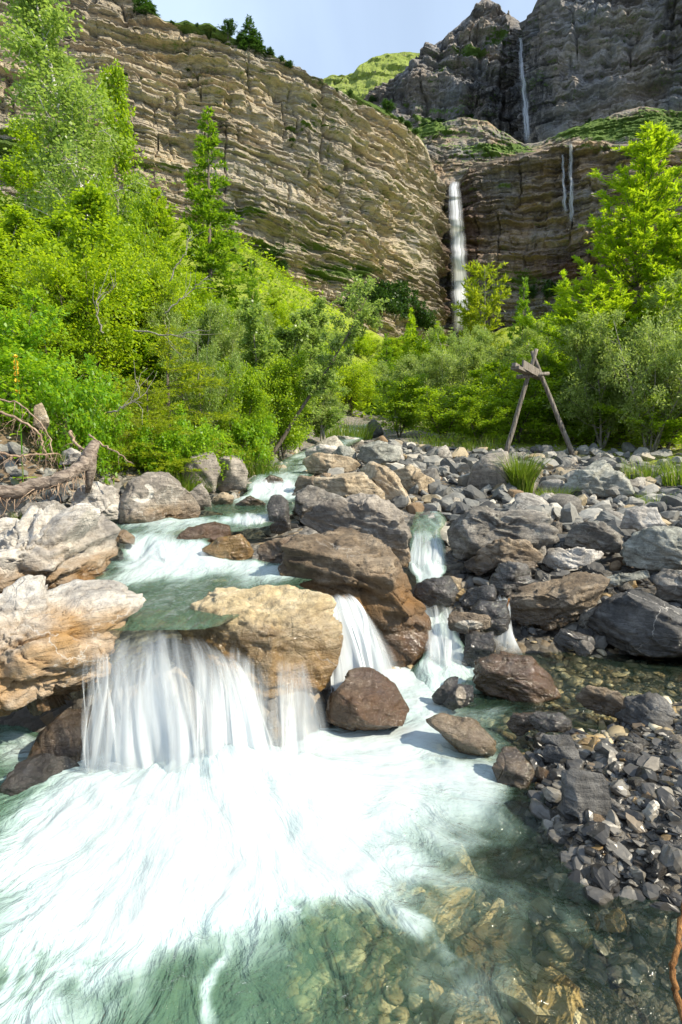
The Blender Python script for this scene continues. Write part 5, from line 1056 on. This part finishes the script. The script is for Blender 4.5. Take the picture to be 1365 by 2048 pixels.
# left wood, from the back to the front
T('birch_tree', 185, -70, 16, "tall slender birch with white trunk at the upper left", width=300, rot=0.0)
T('alder_tree', 232, 150, 19, "dense bright tree just right of the tall birch", width=130)
T('spruce_tree', 412, 205, 19, "tall dark green spruce standing against the cliff", width=190)
T('larch_tree', 318, 375, 17, "soft feathery larch left of the tall spruce", width=200)
T('young_spruce', 505, 515, 24, "small dark spruce on the meadow's lower edge", width=60)
T('alder_tree', 30, 250, 20, "shaggy tree behind the birch at the left edge", width=150)
LT = "leafy bush filling the back of the left bank thicket"; LG = "bushes at the back of the left thicket"
for px, top, d, w, k in ((-40, 400, 13, 240, 'alder_tree'), (60, 395, 12, 200, 'alder_tree'), (250, 345, 15, 150, 'alder_bush'), (170, 420, 13, 210, 'alder_bush'), (350, 500, 14, 200, 'alder_bush'), (30, 490, 10, 200, 'alder_tree'), (462, 585, 15, 150, 'alder_bush'), (-60, 560, 8.5, 200, 'alder_bush'), (90, 560, 9, 180, 'alder_bush'), (260, 560, 10.5, 190, 'alder_tree')):
    T(k, px, top, d, LT, "bush", k, LG, w)
T('alder_tree', 210, 400, 10.5, "yellow green tree with pale stems in the middle of the left thicket", width=200, name='lime_tree')
T('lime_bush', 165, 470, 9.5, "sunlit yellow green bush left of the bare branches", "bush", width=230)
T('lime_bush', 300, 500, 11, "sunlit lime bush below the feathery larch", "bush", width=170)
T('willow_tree', 385, 520, 10.5, "grey green willow with bare branches poking out", "tree", width=190)
T('willow_bush', 455, 600, 11.5, "grey green willow bush right of the bare branches", "bush", width=170)
T('poplar_tree', 520, 605, 10.5, "upright poplar sapling with glittering leaves left of the leaning birch", width=120)
T('poplar_tree', 600, 585, 12, "tallest glittering poplar sapling beside the meadow", width=110)
T('leaning_birch', 518, 560, 9.5, "dark-stemmed birch leaning right over the stream", rot=0.0)
T('alder_bush', 560, 690, 10, "green bush under the leaning birch", "bush", width=150)
T('alder_bush', 470, 700, 8.8, "shady bush at the foot of the leaning birch", "bush", width=150)
T('willow_bush', 400, 650, 8.5, "soft willow bush behind the low spruce boughs", "bush", width=150)
T('low_spruce', 330, 640, 7.6, "spruce with low sweeping boughs above the left bank", "tree", 'low_spruce', width=330, rot=1.0)
T('low_spruce', 290, 750, 6.7, "small spruce with drooping boughs over the bank hollow", "tree", 'low_spruce', width=260, rot=2.2)
T('broadleaf_shrub', 60, 650, 6.3, "big-leaved shrub above the exposed roots", "bush", width=260)
T('broadleaf_shrub', 150, 690, 6.0, "light green shrub right of the yellow flower spike", "bush", width=170)
T('broadleaf_shrub', -20, 560, 6.6, "big-leaved shrub cut by the left edge", "bush", width=230)
T('broadleaf_shrub', 395, 800, 6.9, "round-leaved bush hanging over the brown boulder", "bush", width=150)
T('broadleaf_shrub', 320, 825, 6.6, "leafy shrub above the ring-marked boulder", "bush", width=130)
T('broadleaf_shrub', 505, 800, 8.6, "leafy shrub above the far stream step", "bush", width=110)
T('broadleaf_shrub', 195, 790, 6.1, "yellow green shrub beside the root wad", "bush", width=110)
T('lime_bush', 640, 700, 22, "bright bush in the gap left of the stream's far bend", "bush", width=130)
T('lime_bush', 700, 715, 27, "bright lime bush directly above the stream's far bend", "bush", width=120)
T('willow_bush', 600, 760, 14, "silvery willow bush on the left stream bank", "bush", width=130)
T('willow_bush', 650, 790, 19, "small silvery willow bush close to the far water", "bush", width=90)
T('alder_bush', 740, 760, 32, "green bush closing the view up the stream", "bush", width=90)
T('poplar_tree', 560, 630, 11.2, "glittering sapling between the two poplar saplings", width=110)
T('poplar_tree', 640, 650, 14, "shorter glittering sapling at the right end of the left wood", width=110)
T('alder_bush', 600, 650, 26, "bush at the foot of the bright meadow", "bush", width=120)
T('lime_bush', 560, 600, 40, "sunny bush on the lower meadow slope", "bush", width=90)
# right wood
RT = "bush filling the back of the right bank thicket"; RG = "bushes at the back of the right thicket"
for px, top, d, w, k in ((860, 650, 30, 130, 'alder_bush'), (930, 640, 26, 140, 'willow_bush'), (1010, 630, 25, 150, 'willow_tree'), (1100, 610, 22, 160, 'alder_bush'), (1190, 590, 22, 160, 'willow_tree'), (1420, 540, 15, 220, 'alder_tree'), (1330, 600, 18, 180, 'alder_bush'), (1000, 720, 18, 170, 'alder_bush'), (1080, 740, 17, 170, 'alder_bush'), (1160, 760, 16.5, 170, 'alder_bush'), (1260, 740, 15.5, 180, 'alder_bush')):
    T(k, px, top, d, RT, "bush", k, RG, w)
T('larch_tree', 1285, 250, 15, "large glowing yellow green larch at the right edge", width=360, rot=0.7)
T('larch_tree', 1375, 420, 14, "lower larch crown cut by the right edge", width=320, rot=2.7)
T('young_pine', 974, 520, 30, "small golden pine right in front of the broad waterfall", width=110)
T('young_spruce', 1048, 550, 28, "small pointed spruce right of the golden pine", width=90)
T('young_larch', 1138, 538, 24, "pale young larch left of the large larch", width=120)
T('young_larch', 825, 615, 32, "young larch left of the waterfall's foot", width=80)
T('young_larch', 872, 640, 34, "tiny larch tip just below the waterfall", width=60)
T('young_spruce', 775, 665, 30, "slim young conifer at the left end of the right thicket", width=70)
T('willow_bush', 900, 670, 20, "olive willow bush below the waterfall", "bush", width=170)
T('willow_bush', 830, 690, 21, "feathery green bush beside the stream's far bend", "bush", width=140)
T('willow_tree', 985, 650, 19, "tall willow left of the wooden frame's top", width=170)
T('alder_bush', 800, 740, 17, "dark bush at the right of the stream's far bend", "bush", width=120)
T('alder_bush', 890, 760, 15.5, "dark green bush left of the wooden frame", "bush", width=170)
T('willow_tree', 1215, 545, 13.5, "broad silvery willow right of the wooden frame", width=240)
T('willow_bush', 1320, 600, 12.5, "olive willow at the right edge below the larch", "bush", width=240)
T('willow_bush', 1150, 680, 15, "willow bush directly behind the wooden frame", "bush", width=170)
T('alder_bush', 1040, 700, 15.2, "shady bush seen between the frame's legs", "bush", width=200)
T('alder_bush', 960, 780, 14.4, "low dark bush beside the frame's left leg", "bush", width=130)
T('alder_bush', 1200, 770, 14, "shaded bush right of the frame's right leg", "bush", width=190)
T('alder_bush', 1340, 760, 12.5, "shaded bush above the grass at the right edge", "bush", width=200)
# far slopes and cliff edges
bv_t = bvh_of(terrain_me)
def far_plant(key, px, py, hpx, label, cat, group=None, wpx=None, bvs=None, dback=2.0):
    q = (Vector(P(px, py, 1.0).tolist()) - CAMV).normalized(); best = None
    for bv in (bvs or [bv_l, bv_t, bv_r, bv_u]):
        h = bv.ray_cast(CAMV, q)
        if h[0] is not None and (best is None or h[3] < best[1]): best = (h[0], h[3])
    if best is None: return None
    p = best[0]; tm, cm_, Ht, Rr = PROTO[key]; hh = hpx / F * p.y; s = hh / Ht
    o = add(key, None, None, None, (p.x, p.y, p.z - 0.05 * hh)); w = s if wpx is None else (wpx / F * p.y * 0.5) / Rr
    o.scale = (w, w, s); o.rotation_euler = (0, 0, _rt.uniform(0, 6.28)); tag(o, label, cat, group)
    add("trunk", tm, None, o); add("crown", cm_, None, o); return o
FP = far_plant
FP('far_spruce', 500, 100, 66, "tallest dark spruce on the cliff edge against the sky", "tree", None, 44)
FP('far_spruce', 517, 106, 36, "smaller spruce right of the tallest one on the cliff edge", "tree", None, 30)
FP('far_spruce', 482, 92, 30, "short spruce left of the tallest one on the cliff edge", "tree", None, 26)
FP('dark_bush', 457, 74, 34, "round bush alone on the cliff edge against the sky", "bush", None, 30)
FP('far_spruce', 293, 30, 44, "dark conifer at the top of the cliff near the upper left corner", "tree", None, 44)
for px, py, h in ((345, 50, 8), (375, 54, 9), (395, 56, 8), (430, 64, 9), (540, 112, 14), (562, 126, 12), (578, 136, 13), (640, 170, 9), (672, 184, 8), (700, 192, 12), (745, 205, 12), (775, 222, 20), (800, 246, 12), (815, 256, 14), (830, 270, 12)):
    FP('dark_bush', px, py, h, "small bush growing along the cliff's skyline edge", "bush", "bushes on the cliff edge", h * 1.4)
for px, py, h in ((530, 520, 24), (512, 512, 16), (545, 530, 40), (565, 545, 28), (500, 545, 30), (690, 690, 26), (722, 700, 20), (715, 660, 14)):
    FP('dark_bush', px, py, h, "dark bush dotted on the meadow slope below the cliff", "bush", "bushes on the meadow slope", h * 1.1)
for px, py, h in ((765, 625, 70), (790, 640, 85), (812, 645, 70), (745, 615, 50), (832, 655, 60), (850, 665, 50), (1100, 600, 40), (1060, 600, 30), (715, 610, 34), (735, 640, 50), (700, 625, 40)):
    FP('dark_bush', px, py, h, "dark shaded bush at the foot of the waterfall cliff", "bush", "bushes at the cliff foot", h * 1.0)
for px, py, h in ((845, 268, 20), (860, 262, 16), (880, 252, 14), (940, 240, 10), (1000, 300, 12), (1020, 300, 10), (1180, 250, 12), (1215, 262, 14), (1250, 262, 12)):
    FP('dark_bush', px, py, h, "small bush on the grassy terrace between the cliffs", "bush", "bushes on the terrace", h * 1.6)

r_ = np.random.RandomState(77)
for k in range(46):
    px = r_.uniform(540, 860); lo_ = np.interp(px, [540, 640, 720, 780, 860], [600, 655, 700, 720, 730]); py = r_.uniform(lo_, lo_ + 110); h = r_.uniform(24, 52)
    FP(('lime_bush', 'alder_bush', 'willow_bush')[r_.randint(3)], px, py, h, "rounded bush among the scrub on the lower meadow slope", "bush", "scrub on the lower meadow", h * r_.uniform(1.0, 1.6), [bv_t])
for k in range(16):
    px = r_.uniform(440, 640); py = np.interp(px, [440, 480, 560, 640], [490, 505, 548, 600]) + r_.uniform(6, 60); h = r_.uniform(5, 13)
    FP(('lime_bush', 'dark_bush', 'alder_bush')[k % 3], px, py, h * 1.3, "tiny bush speckling the sunny upper meadow", "bush", "tiny bushes on the upper meadow", h * 1.5, [bv_t])
for k in range(26):
    px, py = r_.uniform(30, 860), r_.uniform(80, 520); h = r_.uniform(3, 7)
    FP('dark_bush', px, py, h, "tiny shrub rooted in a ledge of the sunlit cliff", "bush", "shrubs on the sunlit cliff ledges", h * 2.2, [bv_l])
# undergrowth: low leaves over the wood's floor
def undergrowth(n, seed, quad, ll, label, mat):
    r = np.random.RandomState(seed); q = [Q(px, d, 1.5)[:2] for px, d in quad]; a, b = r.rand(n, 1), r.rand(n, 1)
    p = (q[0] * (1 - a) + q[1] * a) * (1 - b) + (q[3] * (1 - a) + q[2] * a) * b
    z = ground_z(p[:, 0], p[:, 1]); h = r.rand(n) ** 1.5 * ll * 5 * (0.3 + fbm(np.stack([p[:, 0] * 1.3, p[:, 1] * 1.3, p[:, 0] * 0], -1), 3, seed))
    c = np.concatenate([p, (z + h)[:, None]], -1); nr = unit(r, n) * 0.6; nr[:, 2] = 1
    V, f, hue = leaves(c, unit(r, n) * np.array([1, 1, 0.5]), nr, ll * r.uniform(0.6, 1.3, n), ll * 0.6 * r.uniform(0.6, 1.3, n), r.rand(n))
    o = add("undergrowth", mesh_np("undergrowth", V, f, False, dict(hue=hue)), M[mat]); tag(o, label, "undergrowth", kind="stuff")
undergrowth(16000, 51, [(-250, 6.4), (430, 7.6), (620, 14), (-350, 14)], 0.07, "low leafy undergrowth on the left bank", 'leaf_big')
undergrowth(14000, 52, [(-300, 14), (620, 14), (700, 36), (-300, 36)], 0.14, "leafy undergrowth under the left trees", 'leaf_alder')
undergrowth(12000, 53, [(860, 14.4), (1600, 12.2), (1700, 26), (760, 26)], 0.10, "leafy undergrowth under the right trees", 'leaf_alder')
undergrowth(9000, 54, [(640, 26), (1500, 26), (1500, 60), (700, 60)], 0.35, "scrub on the valley floor behind the thickets", 'leaf_alder')

undergrowth(9000, 55, [(400, 70), (660, 60), (690, 135), (400, 165)], 0.42, "rough tall herbs and grass tufts on the sunny meadow", 'grass')
undergrowth(1500, 56, [(400, 75), (690, 60), (720, 150), (400, 165)], 0.8, "low dark green scrub dotted through the meadow", 'leaf_alder')
# grass
def tuft(label, px, d, n, ht, rad, seed, mat='grass', name="grass_clump", lean=0.5, base=None):
    r = np.random.RandomState(seed); c = Q(px, d, 1.0); x, y = c[0], c[1]; z = G(x, y) if base is None else base
    a = r.rand(n) * 6.28; rr = rad * np.sqrt(r.rand(n)); b0 = np.stack([np.cos(a) * rr, np.sin(a) * rr, np.zeros(n)], -1)
    a2 = a + r.normal(size=n) * 0.6; out = np.stack([np.cos(a2), np.sin(a2), np.zeros(n)], -1) * (lean * r.uniform(0.2, 1.3, n))[:, None]; L = ht * r.uniform(0.5, 1.1, n)
    sd_ = np.stack([-np.sin(a2 + r.normal(size=n)), np.cos(a2), np.zeros(n)], -1); w = 0.006 * (ht / 0.5); V = []
    for k, t in enumerate((0, 0.4, 0.75, 1.0)):
        p = b0 + np.array([0, 0, 1]) * (L * (t - 0.25 * t * t * lean))[:, None] + out * (L * t * t)[:, None]
        ww = w * (1 - t) + 0.0008; V += [p + sd_ * ww, p - sd_ * ww]
    V = np.stack(V, 1); f = np.array([[0, 1, 3, 2], [2, 3, 5, 4], [4, 5, 7, 6]]); Fa = (f[None] + (np.arange(n) * 8)[:, None, None]).reshape(-1, 4)
    o = add(name, mesh_np(name, V.reshape(-1, 3), Fa, False, dict(hue=np.repeat(r.rand(n), 8))), M[mat], None, (x, y, z)); tag(o, label, "grass"); return o
tuft("bright rushy grass clump in front of the wooden frame", 1042, 8.0, 700, 0.62, 0.16, 1)
tuft("tall grass clump by the lichen crusted boulder's right side", 1300, 9.2, 300, 0.42, 0.4, 2)
tuft("grass clump cut by the right edge under the larch", 1370, 8.6, 250, 0.5, 0.3, 3)
tuft("low grass beside the purple rock at the right edge", 1325, 7.2, 220, 0.22, 0.3, 4)
tuft("short grass below the bright rushy clump", 1115, 7.6, 300, 0.22, 0.25, 5)
tuft("grass under the round-leaved bush on the left bank", 350, 6.3, 350, 0.28, 0.3, 6)
tuft("dry grass hanging beside the brown boulder", 385, 6.35, 250, 0.25, 0.15, 7, lean=0.9)
tuft("grass sprouting below the fallen log", 55, 4.75, 120, 0.16, 0.12, 8)
tuft("bright tuft on top of the fallen log", 128, 4.95, 60, 0.10, 0.05, 9, base=1.30)
tuft("grass on the stream bank under the leaning birch", 510, 8.4, 400, 0.35, 0.35, 10)
tuft("bright grass where the left bank meets the far stream", 690, 16, 500, 0.7, 0.8, 11)
tuft("shaded grass at the foot of the frame's left leg", 960, 13.2, 300, 0.4, 0.6, 12)
tuft("grass patch left of the shaded rubble under the frame", 870, 13.5, 300, 0.35, 0.7, 13)

# ------------------------------------------------------------------ wooden frame on the right bank
def pole(name, a, b, r0, r1, mat, parent, base, n=9, wob=0.012, sides=10, seed=0):
    r = np.random.RandomState(seed); t = np.linspace(0, 1, n)[:, None]; p = np.array(a) * (1 - t) + np.array(b) * t
    p = p + r.normal(size=p.shape) * wob; ac = Acc(); ac.tube(p - base, np.linspace(r0, r1, n) * r.uniform(0.93, 1.07, n), sides); return add(name, ac.mesh(name), M[mat], parent)
fd_ = 12.2
fb = np.array([*Q(1078, fd_, 1.0)[:2], 0.0]); fb[2] = G(fb[0], fb[1])
fr_ = add("wooden_frame", None, None, None, tuple(fb)); tag(fr_, "weathered wooden A-frame with cross log and broken beam on the right bank", "frame")
pole("leg", P(1010, 912, fd_), P(1073, 698, fd_), 0.056, 0.040, 'old_wood', fr_, fb, wob=0.005, seed=1)
pole("leg", P(1148, 916, fd_ + 0.1), P(1064, 702, fd_ + 0.14), 0.056, 0.038, 'old_wood', fr_, fb, wob=0.005, seed=2)
pole("cross_log", P(1034, 754, fd_ - 0.12), P(1098, 747, fd_ - 0.02), 0.045, 0.036, 'old_wood', fr_, fb, 5, 0.004, seed=3)
def plank(name, a, b, w, h, parent, mat='old_wood'):
    a, b = np.array(a), np.array(b); ax = (b - a) / np.linalg.norm(b - a); s = np.cross(ax, [0, 0, 1]); s /= np.linalg.norm(s); u = np.cross(s, ax)
    r = np.random.RandomState(int(w * 1e4)); n = 7; V = []
    for t in np.linspace(0, 1, n):
        c = a * (1 - t) + b * t
        for (i, j) in ((-1, -1), (1, -1), (1, 1), (-1, 1)): V.append(c + s * i * w / 2 * r.uniform(0.97, 1.03) + u * j * h / 2 * r.uniform(0.96, 1.03))
    f = [[0, 3, 2, 1], [(n - 1) * 4 + k for k in (0, 1, 2, 3)]]
    for k in range(n - 1):
        for q in range(4): f.append([k * 4 + q, k * 4 + (q + 1) % 4, k * 4 + 4 + (q + 1) % 4, k * 4 + 4 + q])
    return add(name, mesh_np(name, np.array(V) - fb, np.array(f), False), M[mat], parent)
plank("beam", P(1030, 735, fd_ - 1.0), P(1083, 757, fd_ + 0.9), 0.16, 0.06, fr_)
plank("side_board", P(1046, 728, fd_ - 0.75), P(1080, 748, fd_ + 0.05), 0.035, 0.16, fr_)
plank("beam_end", P(1028, 729, fd_ - 1.05), P(1040, 735, fd_ - 0.6), 0.07, 0.07, fr_)

# ------------------------------------------------------------------ fallen log, roots and twigs
lg = [P(-60, 985, 4.65), P(20, 985, 4.7), P(80, 968, 4.78), P(130, 955, 4.85), P(165, 935, 4.95), P(182, 900, 5.05)]
lg = np.array([np.interp(np.linspace(0, 5, 22), np.arange(6), np.array(lg)[:, k]) for k in range(3)]).T
lb = lg.mean(0); lo = add("fallen_log", None, None, None, tuple(lb)); tag(lo, "curved grey brown fallen log lying at the foot of the left bank", "log")
ac = Acc(); ac.tube(lg - lb + np.random.RandomState(3).normal(size=lg.shape) * 0.008, np.linspace(0.060, 0.050, 22), 12); log_trunk = add("trunk", ac.mesh("trunk"), M['log'], lo)
r = np.random.RandomState(12)
stub = np.array([P(176, 985, 5.02), P(182, 940, 5.0), P(180, 905, 5.02), P(192, 885, 5.08)]); ac = Acc(); ac.tube(stub - lb, [0.02, 0.045, 0.06, 0.04], 8); add("root_wad", ac.mesh("root_wad"), M['log'], lo)
ac = Acc()
for k in range(60):
    i = r.randint(3, 20); p = lg[i] - lb; ac.tube(limb(r, p, (r.normal() * 0.5, -0.5, -1), r.uniform(0.08, 0.26), 5, 0.25, -0.1), np.linspace(0.006, 0.002, 6), 4, False)
add("rootlet", ac.mesh("rootlet"), M['root'], log_trunk)
def root(label, pts, r0, r1, seed, nfine, fine, mat='root', name="tree_root", wob=0.005, cat="root"):
    pts = np.array([P(*p) for p in pts]); n = 5 * len(pts); q = np.array([np.interp(np.linspace(0, len(pts) - 1, n), np.arange(len(pts)), pts[:, k]) for k in range(3)]).T
    r = np.random.RandomState(seed); q = q + r.normal(size=q.shape) * wob; b = q.mean(0); o = add(name, None, None, None, tuple(b)); tag(o, label, cat)
    ac = Acc(); ac.tube(q - b, np.linspace(r0, r1, n), 7); mr_ = add("main_root" if cat == "root" else "stem", ac.mesh("main_root"), M[mat], o)
    if nfine:
        ac = Acc()
        for k in range(nfine):
            i = r.randint(n); ac.tube(limb(r, q[i] - b, (r.normal() * 0.5, r.normal() * 0.3 - 0.2, -1), fine * r.uniform(0.4, 1.2), 6, 0.3, -0.15), np.linspace(0.004, 0.001, 7), 3, False)
        add("rootlet", ac.mesh("rootlet"), M['root'], mr_)
    return o
root("long pale root arching over the top of the eroded bank", [(-30, 815, 4.9), (20, 830, 4.9), (55, 848, 4.9), (80, 868, 4.95), (86, 890, 4.95), (95, 915, 5.0)], 0.012, 0.008, 1, 24, 0.18)
root("pale root with hanging rootlets across the eroded bank", [(-30, 900, 4.75), (20, 910, 4.75), (50, 912, 4.8), (85, 908, 4.85), (120, 908, 4.95)], 0.012, 0.007, 2, 34, 0.2)
root("short root bending down to the root wad", [(140, 862, 5.3), (150, 885, 5.2), (165, 898, 5.1), (190, 900, 5.05)], 0.014, 0.010, 3, 12, 0.15)
root("thin root end curving out above the white topped boulder", [(178, 868, 5.3), (205, 890, 5.1), (235, 905, 5.0), (262, 925, 4.95)], 0.010, 0.005, 4, 4, 0.1)
root("root looping beneath the upright brown stone", [(-20, 795, 5.2), (40, 806, 5.2), (80, 845, 5.1), (100, 875, 5.05), (104, 905, 5.0)], 0.008, 0.005, 5, 20, 0.16)
root("thick rust-orange root dipping into the water at the lower right corner", [(1368, 1810, 1.42), (1357, 1880, 1.36), (1346, 1930, 1.32), (1352, 1985, 1.28), (1372, 2050, 1.22)], 0.006, 0.009, 6, 0, 0, 'root_orange', wob=0.002)
root("rust-coloured twig standing by the narrow trickle", [(1018, 1197, 3.85), (1012, 1225, 3.83), (1009, 1262, 3.8)], 0.006, 0.004, 7, 0, 0, 'root_orange', "twig", 0.002, "twig")
# bare grey branches in the left thicket
def bare(label, pts, seed, d=7.5):
    pts = np.array([P(px, py, dd) for px, py, dd in pts]); n = 4 * len(pts); q = np.array([np.interp(np.linspace(0, len(pts) - 1, n), np.arange(len(pts)), pts[:, k]) for k in range(3)]).T
    r = np.random.RandomState(seed); b = q[0].copy(); ac = Acc(); ac.tube(q - b + r.normal(size=q.shape) * 0.01, np.linspace(0.010, 0.003, n), 6)
    o = add("bare_branch", None, None, None, tuple(b)); tag(o, label, "branch"); bs_ = add("stem", ac.mesh("stem"), M['bark_pale'], o); ac = Acc()
    for k in range(9):
        i = r.randint(n // 3, n); dd = (q[-1] - q[0]) / np.linalg.norm(q[-1] - q[0]); ac.tube(limb(r, q[i] - b, dd + r.normal(size=3) * 0.6, r.uniform(0.15, 0.45), 4, 0.25, 0.02), np.linspace(0.004, 0.0015, 5), 4, False)
    add("twig", ac.mesh("twig"), M['bark_pale'], bs_)
bare("forked bare pale branch rising left of the willow", [(205, 665, 7.0), (195, 630, 7.0), (195, 600, 7.0), (235, 570, 7.0)], 1)
bare("bare grey branches reaching up through the willow", [(340, 560, 8.2), (355, 530, 8.2), (372, 505, 8.2), (375, 480, 8.2)], 2)
bare("horizontal bare branch above the low spruce boughs", [(265, 660, 7.0), (320, 668, 6.9), (360, 672, 6.8), (400, 660, 6.8)], 3)
bare("long bare branch crossing the grey willow", [(330, 625, 8.0), (360, 600, 8.0), (390, 575, 8.0), (415, 555, 8.0)], 4)
bare("thin dead branch over the spruce hollow", [(215, 830, 5.9), (245, 815, 5.8), (280, 795, 5.8)], 5)

# yellow flower spike
fx = Q(37, 5.3, 1.8); fz = G(fx[0], fx[1]); tp = P(37, 705, 5.3); hh = float(tp[2]) - fz
fl_ = add("flower_spike", None, None, None, (fx[0], fx[1], fz)); tag(fl_, "tall plant with a yellow flower spike at the left edge", "flower")
ac = Acc(); ac.tube(limb(np.random.RandomState(2), (0, 0, -0.05), (0.02, 0, 1), hh, 8, 0.02), np.linspace(0.008, 0.004, 9), 6); add("stem", ac.mesh("stem"), M['leaf_big'], fl_)
r = np.random.RandomState(4); n = 240; zc = hh * r.choice([0.97, 0.93, 0.89, 0.85, 0.80, 0.72], n, p=[.12, .2, .22, .2, .16, .1]) + r.normal(size=n) * 0.007
dd = unit(r, n); dd[:, 2] = np.abs(dd[:, 2]) * 0.4
V, f, hue = leaves(np.stack([0 * zc, 0 * zc, zc], -1), dd, unit(r, n), 0.024, 0.014, r.rand(n)); add("blossom", mesh_np("blossom", V, f, False, dict(hue=hue)), M['petal'], fl_)
for k, (h, s) in enumerate(((0.1, 1.0), (0.1, 1.0), (0.25, 0.9), (0.27, 0.9), (0.42, 0.75), (0.44, 0.75), (0.58, 0.55), (0.6, 0.55))):
    a = k * 2.2 + 0.4; d_ = np.array([math.cos(a), math.sin(a), 0.35]); u_ = np.linspace(0, 1, 7); w_ = 0.045 * s * np.sin(np.pi * (0.08 + 0.9 * u_)); sd_ = np.array([-math.sin(a), math.cos(a), 0])
    c_ = np.outer(u_, d_) * 0.15 * s + np.outer(u_ ** 2, [0, 0, -0.05]) + np.array([0, 0, hh * h]); V = np.stack([c_ + sd_ * w_[:, None], c_ + [0, 0, -0.006], c_ - sd_ * w_[:, None]], 1).reshape(-1, 3)
    add("leaf", mesh_np("leaf", V, grid_faces(7, 3), True, dict(hue=np.full(len(V), 0.6))), M['leaf_big'], fl_)

# ------------------------------------------------------------------ labels that tell look-alikes apart
ORD = ["first", "second", "third", "fourth", "fifth", "sixth", "seventh", "eighth", "ninth", "tenth", "eleventh", "twelfth", "thirteenth", "fourteenth", "fifteenth", "sixteenth", "seventeenth", "eighteenth", "nineteenth", "twentieth", "twenty-first", "twenty-second", "twenty-third", "twenty-fourth", "twenty-fifth", "twenty-sixth", "twenty-seventh", "twenty-eighth", "twenty-ninth", "thirtieth"]
CUT = (" left", " with", " under", " of ", " in ", " at ", " beside", " above", " behind", " on ", " right", " against", " between", " leaning", " lying", " standing", " resting", " closing", " splitting", " parting", " half", " just", " cut", " alone", " below", " tucked", " the ", " beneath", " before", " by ")
tops = [o for o in COL.objects if o.parent is None and "label" in o]
marks = []
for o in tops:
    if o.name.startswith("boulder"):
        s_ = o["label"]; k = min([s_.find(c) for c in CUT if s_.find(c) > 6] or [len(s_)]); s_ = s_[:k]
        if len(s_.split()) >= 3 and "'" not in s_: a, b = pix(o.location); marks.append((s_, float(a), float(b), o.location.copy()))
names_ = [m[0] for m in marks]; marks = [m for m in marks if names_.count(m[0]) == 1]
near = {}
for o in tops:
    if not o.name.startswith("stone") or "group" not in o: continue
    a, b = pix(o.location); a, b = float(a), float(b)
    m = min(marks, key=lambda m: (m[1] - a) ** 2 + (m[2] - b) ** 2 * 1.6 + 40 * (m[3] - o.location).length ** 2)
    rel = "left of" if a < m[1] - 25 else "right of" if a > m[1] + 25 else "in front of" if o.location.y < m[3].y else "behind"
    near.setdefault((rel, m[0]), []).append(((m[3] - o.location).length, o))
for (rel, nm), lst in near.items():
    lst.sort(key=lambda t: t[0])
    for k, (_, o) in enumerate(lst):
        o["label"] = (("stone nearest and " if k == 0 else ORD[k] + " nearest stone " if k < len(ORD) else "one of the farther stones ") + rel + " the " + nm)
def by_place(group, text):
    lst = sorted([o for o in tops if o.get("group") == group], key=lambda o: float(pix(o.location)[0]))
    for k, o in enumerate(lst): o["label"] = ORD[k] + " " + text if k < len(lst) - 1 or len(lst) < 3 else "rightmost " + text.replace(" from the left", "")
by_place("bushes at the back of the left thicket", "bush from the left in the left thicket's back row")
by_place("bushes at the back of the right thicket", "bush from the left in the right thicket's back row")
by_place("bushes on the cliff edge", "small bush from the left along the sunlit cliff's skyline")
by_place("bushes on the meadow slope", "dark bush from the left on the meadow below the cliff")
by_place("bushes at the cliff foot", "dark bush from the left at the waterfall cliff's foot")
by_place("bushes on the terrace", "small bush from the left on the grassy terrace")
